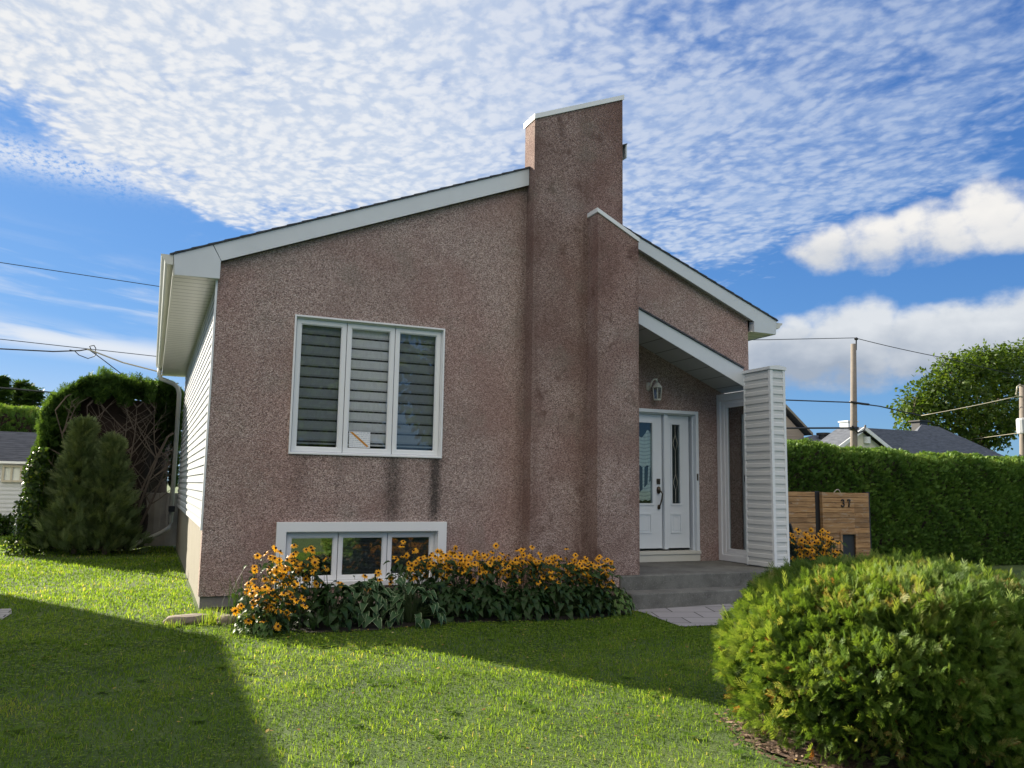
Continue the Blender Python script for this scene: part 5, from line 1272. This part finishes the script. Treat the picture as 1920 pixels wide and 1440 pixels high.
c = MB(); c.lathe((31.98, 21.75, 3.88), [(.05, 0), (.26, .02), (.27, .08), (.27, .56), (.25, .62), (.06, .66)], 16); c.build('transformer', plain('transformer grey', (.42, .43, .44), .5, .3), P2, smooth=False)
c = MB(); c.tube([(32.42, 22, 5.82), (32.2, 21.95, 5.92), (31.95, 21.9, 5.80), (31.84, 21.9, 5.50), (31.98, 21.9, 5.40), (32.38, 22, 5.45)], .035, 6); c.build('bracket', M['wire_light'], P2)
cable('top wire running left from the tall pole to behind the roof', [(18.1, 26, 7.15), (22.77, 26, 7.6), (27.55, 26, 8.10)], .016)
cable('top wire running right from the tall pole into the tree', [(27.55, 26, 8.10), (31.55, 24.6, 7.30), (36.6, 24, 6.65)], .016, sag=.04)
cable('middle dark cable passing the tall pole', [(19.0, 26, 5.02), (23.53, 26, 5.16), (27.02, 25.9, 5.25), (28.87, 26, 5.19), (31.3, 26, 4.90)], .028)
cable('sunlit yellowish cable from the tree to the transformer pole', [(31.3, 26, 4.90), (31.98, 21.9, 5.43)], .015, 'wire_light', .03)
cable('lower black cable ending at the tall pole behind the hedge', [(19.0, 26, 3.86), (23.49, 26, 4.0), (27.18, 25.8, 4.16)], .040)
cable('pale cable low in the tree beside the transformer', [(43.1, 32.5, 4.6), (32.3, 21.9, 3.99)], .012, 'wire_light')

# ------------------------------------------------------------------ houses beyond the hedge
M['tan_siding'] = plain('tan clapboard', (.34, .29, .24), .7, 0, .08, 2.0)
M['cream'] = plain('cream render', (.70, .67, .55), .8, 0, .06, 2.0)
M['blue_shingle'] = shingle_mat('blue grey shingles', (.045, .055, .075), (.105, .12, .15), .20)
h = thing('far_house', (34.6, 43, 0), 'tan sided house gable seen just behind the white siding post', 'house', 'houses beyond the hedge')
c = MB(); siding_y(c, 40.0, 31.6, 37.72, 0, 5.05, .16); c.box(31.6, 37.72, 40.02, 46, 0, 5.05); c.prism([(31.6, 5.05), (37.72, 5.05), (34.66, 7.55)], 40.0, 46, 'y'); c.build('wall', M['tan_siding'], h)
c = MB(); c.prism([(38.14, 5.02), (38.14, 5.20), (34.66, 8.0), (31.2, 5.20), (31.2, 5.02), (34.66, 7.80)], 39.7, 46.3, 'y'); c.build('roof', M['shingle'], h)
c = MB(); c.prism([(38.18, 4.98), (38.18, 5.16), (34.66, 7.98), (34.66, 7.80)], 39.66, 39.698, 'y'); c.build('rake_board', M['parge'], h)
h = thing('far_house', (33, 29, 0), 'cream house with a broad dark hipped roof and white gable trim beyond the hedge', 'house', 'houses beyond the hedge')
c = MB(); c.prism([(27.2, 0), (30.3, 0), (30.3, 3.3), (28.72, 4.18), (27.2, 3.3)], 27.0, 28.3, 'y'); c.box(30.32, 39.5, 28.0, 34, 0, 2.55); c.build('wall', M['cream'], h)
c = MB(); c.add([(28.72, 26.75, 4.33), (30.62, 26.75, 3.24), (30.62, 28.4, 3.24), (28.72, 28.4, 4.33), (26.85, 26.75, 3.24), (26.85, 28.4, 3.24)], [(0, 1, 2, 3), (0, 3, 5, 4)])
c.add([(28.72, 27.2, 4.34), (34.05, 28.5, 4.48), (34.97, 29, 4.87), (36.16, 29, 4.81), (41.6, 29, 3.02), (41.6, 27.5, 2.6), (30.4, 26.8, 3.22), (38.0, 35, 3.0), (41.6, 35, 2.6)],
      [(0, 6, 1), (1, 6, 5, 3), (1, 3, 2), (3, 5, 4), (0, 1, 7), (1, 2, 7), (2, 3, 8, 7), (3, 4, 8)])
rf = c.build('roof', M['blue_shingle'], h)
c = MB(); c.prism([(28.72, 4.18), (30.66, 3.06), (30.66, 3.24), (28.72, 4.36), (26.8, 3.24), (26.8, 3.06)], 26.70, 26.745, 'y'); c.build('rake_board', M['white'], h)
c = MB(); c.lathe((29.05, 26.97, 3.62), [(.02, 0), (.17, .01), (.17, .30), (.02, .31)], 14); c.build('gable_vent', M['white'], h)
c = MB(); c.box(29.05, 29.6, 28.0, 28.5, 3.9, 4.66); c.box(29.0, 29.65, 27.95, 28.55, 4.66, 4.72); c.build('chimney', M['white'], rf)
c = MB(); c.box(35.2, 35.75, 29.3, 29.8, 4.5, 5.06); c.box(35.1, 35.85, 29.2, 29.9, 5.06, 5.12); c.build('roof_vent', M['black'], rf)
h = thing('far_house', (36.4, 37, 0), 'grey roofed house peeking out left of the cream gable', 'house', 'houses beyond the hedge')
c = MB(); c.box(34.6, 40, 36, 41, 0, 3.6); c.build('wall', M['tan_siding'], h)
c = MB(); c.add([(34.0, 35.4, 3.75), (40.6, 35.4, 3.75), (40.6, 41.5, 3.75), (34.0, 41.5, 3.75), (37.0, 38.4, 4.92), (38.2, 38.4, 4.92)], [(0, 1, 5, 4), (1, 2, 5), (2, 3, 4, 5), (3, 0, 4)]); rf = c.build('roof', M['blue_shingle'], h)
c = MB(); c.lathe((37.0, 37.6, 4.5), [(.05, 0), (.28, 0), (.28, .35), (.42, .37), (.42, .50), (.05, .52)], 12); c.build('roof_vent', M['black'], rf)

# ------------------------------------------------------------------ broadleaf trees
def leaf_tree(label, x, y, trunk_h, clumps, n, size, mat, seed, limbs=True, name='leafy_tree', group=None, bark='bark', zb=0.0):
    """clumps: (dx, dy, z, r) balls of leaves carried by limbs"""
    r = thing(name, (x, y, zb), label, 'tree', group); rg = random.Random(seed); c = MB()
    c.tube([(x, y, zb), (x + .05, y, trunk_h * .5), (x + .1, y, trunk_h)], [.26, .20, .15], 8)
    for dx, dy, z, rad in clumps:
        p2 = (x + dx, y + dy, z - rad * .2); c.tube([(x + .1, y, trunk_h * rg.uniform(.75, 1.0)), (x + dx * .45 + rg.uniform(-.2, .2), y + dy * .45, trunk_h + (z - trunk_h) * .5), p2], [.11, .07, .02], 6)
        for q in range(5): c.tube([(p2[0], p2[1], p2[2]), (p2[0] + rg.uniform(-.8, .8) * rad, p2[1] + rg.uniform(-.8, .8) * rad, p2[2] + rg.uniform(-.3, .9) * rad)], [.03, .006], 4)
    c.build('trunk', M[bark], r)
    tot = sum(q[3] ** 2 for q in clumps); parts = []
    for dx, dy, z, rad in clumps:
        m = int(n * rad ** 2 / tot); d = rv(m); rr = rad * RNG.random(m) ** .42; C = np.array([x + dx, y + dy, z]); P = C + d * rr[:, None] * [1, 1, .8]
        lum = wob(P, 2.6, seed * .7); keep = lum > -.38 - .3 * RNG.random(m); P, d, lum = P[keep], d[keep], lum[keep]; m = len(P)
        P = P + rv(m) * .12; X = rv(m) * [1, 1, .5] + d * .5 + [0, 0, -.35]
        parts.append(scatter(LEAF_V, LEAF_F, P, X, rv(m) + [0, 0, .8], RNG.uniform(.6, 1.3, m) * size, np.clip(.42 + .16 * lum + RNG.normal(0, .13, m), 0, .98)))
        k = max(3, int(m * .012)); d = rv(k)          # loose sprigs past the outline
        for q in range(k):
            t = np.linspace(.85, 1.35, 7)[:, None]; pts = C + d[q] * rad * t * [1, 1, .8] + rv(7) * .08
            parts.append(scatter(LEAF_V, LEAF_F, pts, rv(7), rv(7), np.full(7, size), np.full(7, .5)))
    V, F, T = join(parts); np_mesh('crown', V, F, M[mat], r, tone=T)
    return r
M['tree_leaf'] = leafmat('maple leaves', [(0, (.020, .042, .008)), (.4, (.055, .105, .016)), (.75, (.11, .17, .024)), (1, (.26, .27, .03))], .45, .5, .3)
leaf_tree('broad leafy tree behind the dark-roofed house at the right', 44.0, 33.0, 3.8,
          [(a * 1.32, b_ * 1.32, 1.42 + (z - 1.42) * 1.32, q * 1.36) for a, b_, z, q in [(-4.0, -.3, 5.0, .8), (-3.2, -.3, 5.6, .9), (-2.3, -.5, 6.0, 1.1), (-1.5, -.3, 6.9, .8), (-.6, -.3, 6.6, 1.2), (.5, 0, 7.3, .9), (1.4, -.2, 6.9, 1.3), (2.6, 0, 7.4, 1.2), (3.5, 0, 7.9, .9), (-2.7, .2, 4.6, 1.2), (-1.2, -.6, 5.1, 1.4), (.6, -.8, 5.2, 1.4), (2.2, -.6, 5.3, 1.4), (-2.9, -.2, 3.7, .8), (-1.4, 0, 3.9, 1.0), (.5, -.2, 4.1, 1.0), (1.2, .3, 7.5, .8), (3.6, -.5, 4.8, 1.0)]], 20000, .25, 'tree_leaf', 3)
leaf_tree('tall tree just outside the right edge, its leaf tips reaching into view', 34.6, 21.0, 6.0, [(-1.3, .6, 8.0, .6), (-1.0, .6, 7.3, .55), (.6, 0, 8.6, 1.6), (1.2, 0, 7.0, 1.5), (0.4, 0, 9.8, 1.3)], 6000, .17, 'tree_leaf', 8)

# the street side behind the viewer: what the windows mirror, and a neighbour's house whose shadow lies on the lawn
for i, (x, y, s_, lab) in enumerate(((6.5, -13, 1.0, 'street tree mirrored in the right panes of the big window'), (1.5, -16, 1.15, 'street tree mirrored in the left pane of the big window'), (13, -15, 1.1, 'street tree mirrored in the glass by the porch'))):
    leaf_tree(lab, x, y, 2.6 * s_, [(math.cos(k * 2.4) * 1.9 * s_ * (.4 + .6 * (k % 3) / 2), math.sin(k * 2.4) * 1.9 * s_, (3.4 + .42 * k) * s_, 1.5 * s_) for k in range(12)], 9000, .34, 'tree_leaf', 20 + i, group='trees across the street')
h = thing('neighbour_house', (-8, 11, 0), 'neighbouring house left of the lawn, mostly out of view, casting the broad shadow', 'house')
HN = 4.7; XN, YN = .71 - HN * 1.138, 8.24 + HN * 1.935
c = MB(); c.box(XN - 7, XN - .02, 1.2, YN - .02, -.1, HN - .16); c.build('wall', M['cream'], h)
c = MB(); c.box(XN - 7.1, XN, 1.1, YN, HN - .158, HN); c.prism([(XN - 7.0, HN + .002), (XN - .4, HN + .002), (XN - 3.5, HN + .5)], 1.5, YN - .8, 'y'); c.build('roof', M['shingle'], h)
c = MB(); c.tube([(-4.1, 21.2, 0), (-4.1, 21.2, 4.2)], .05, 8); o = c.build('clothesline_pole', M['polewood'], None, (-4.1, 21.2, 0)); tag(o, 'thin wooden clothesline pole whose shadow crosses the lawn at the left', 'pole')
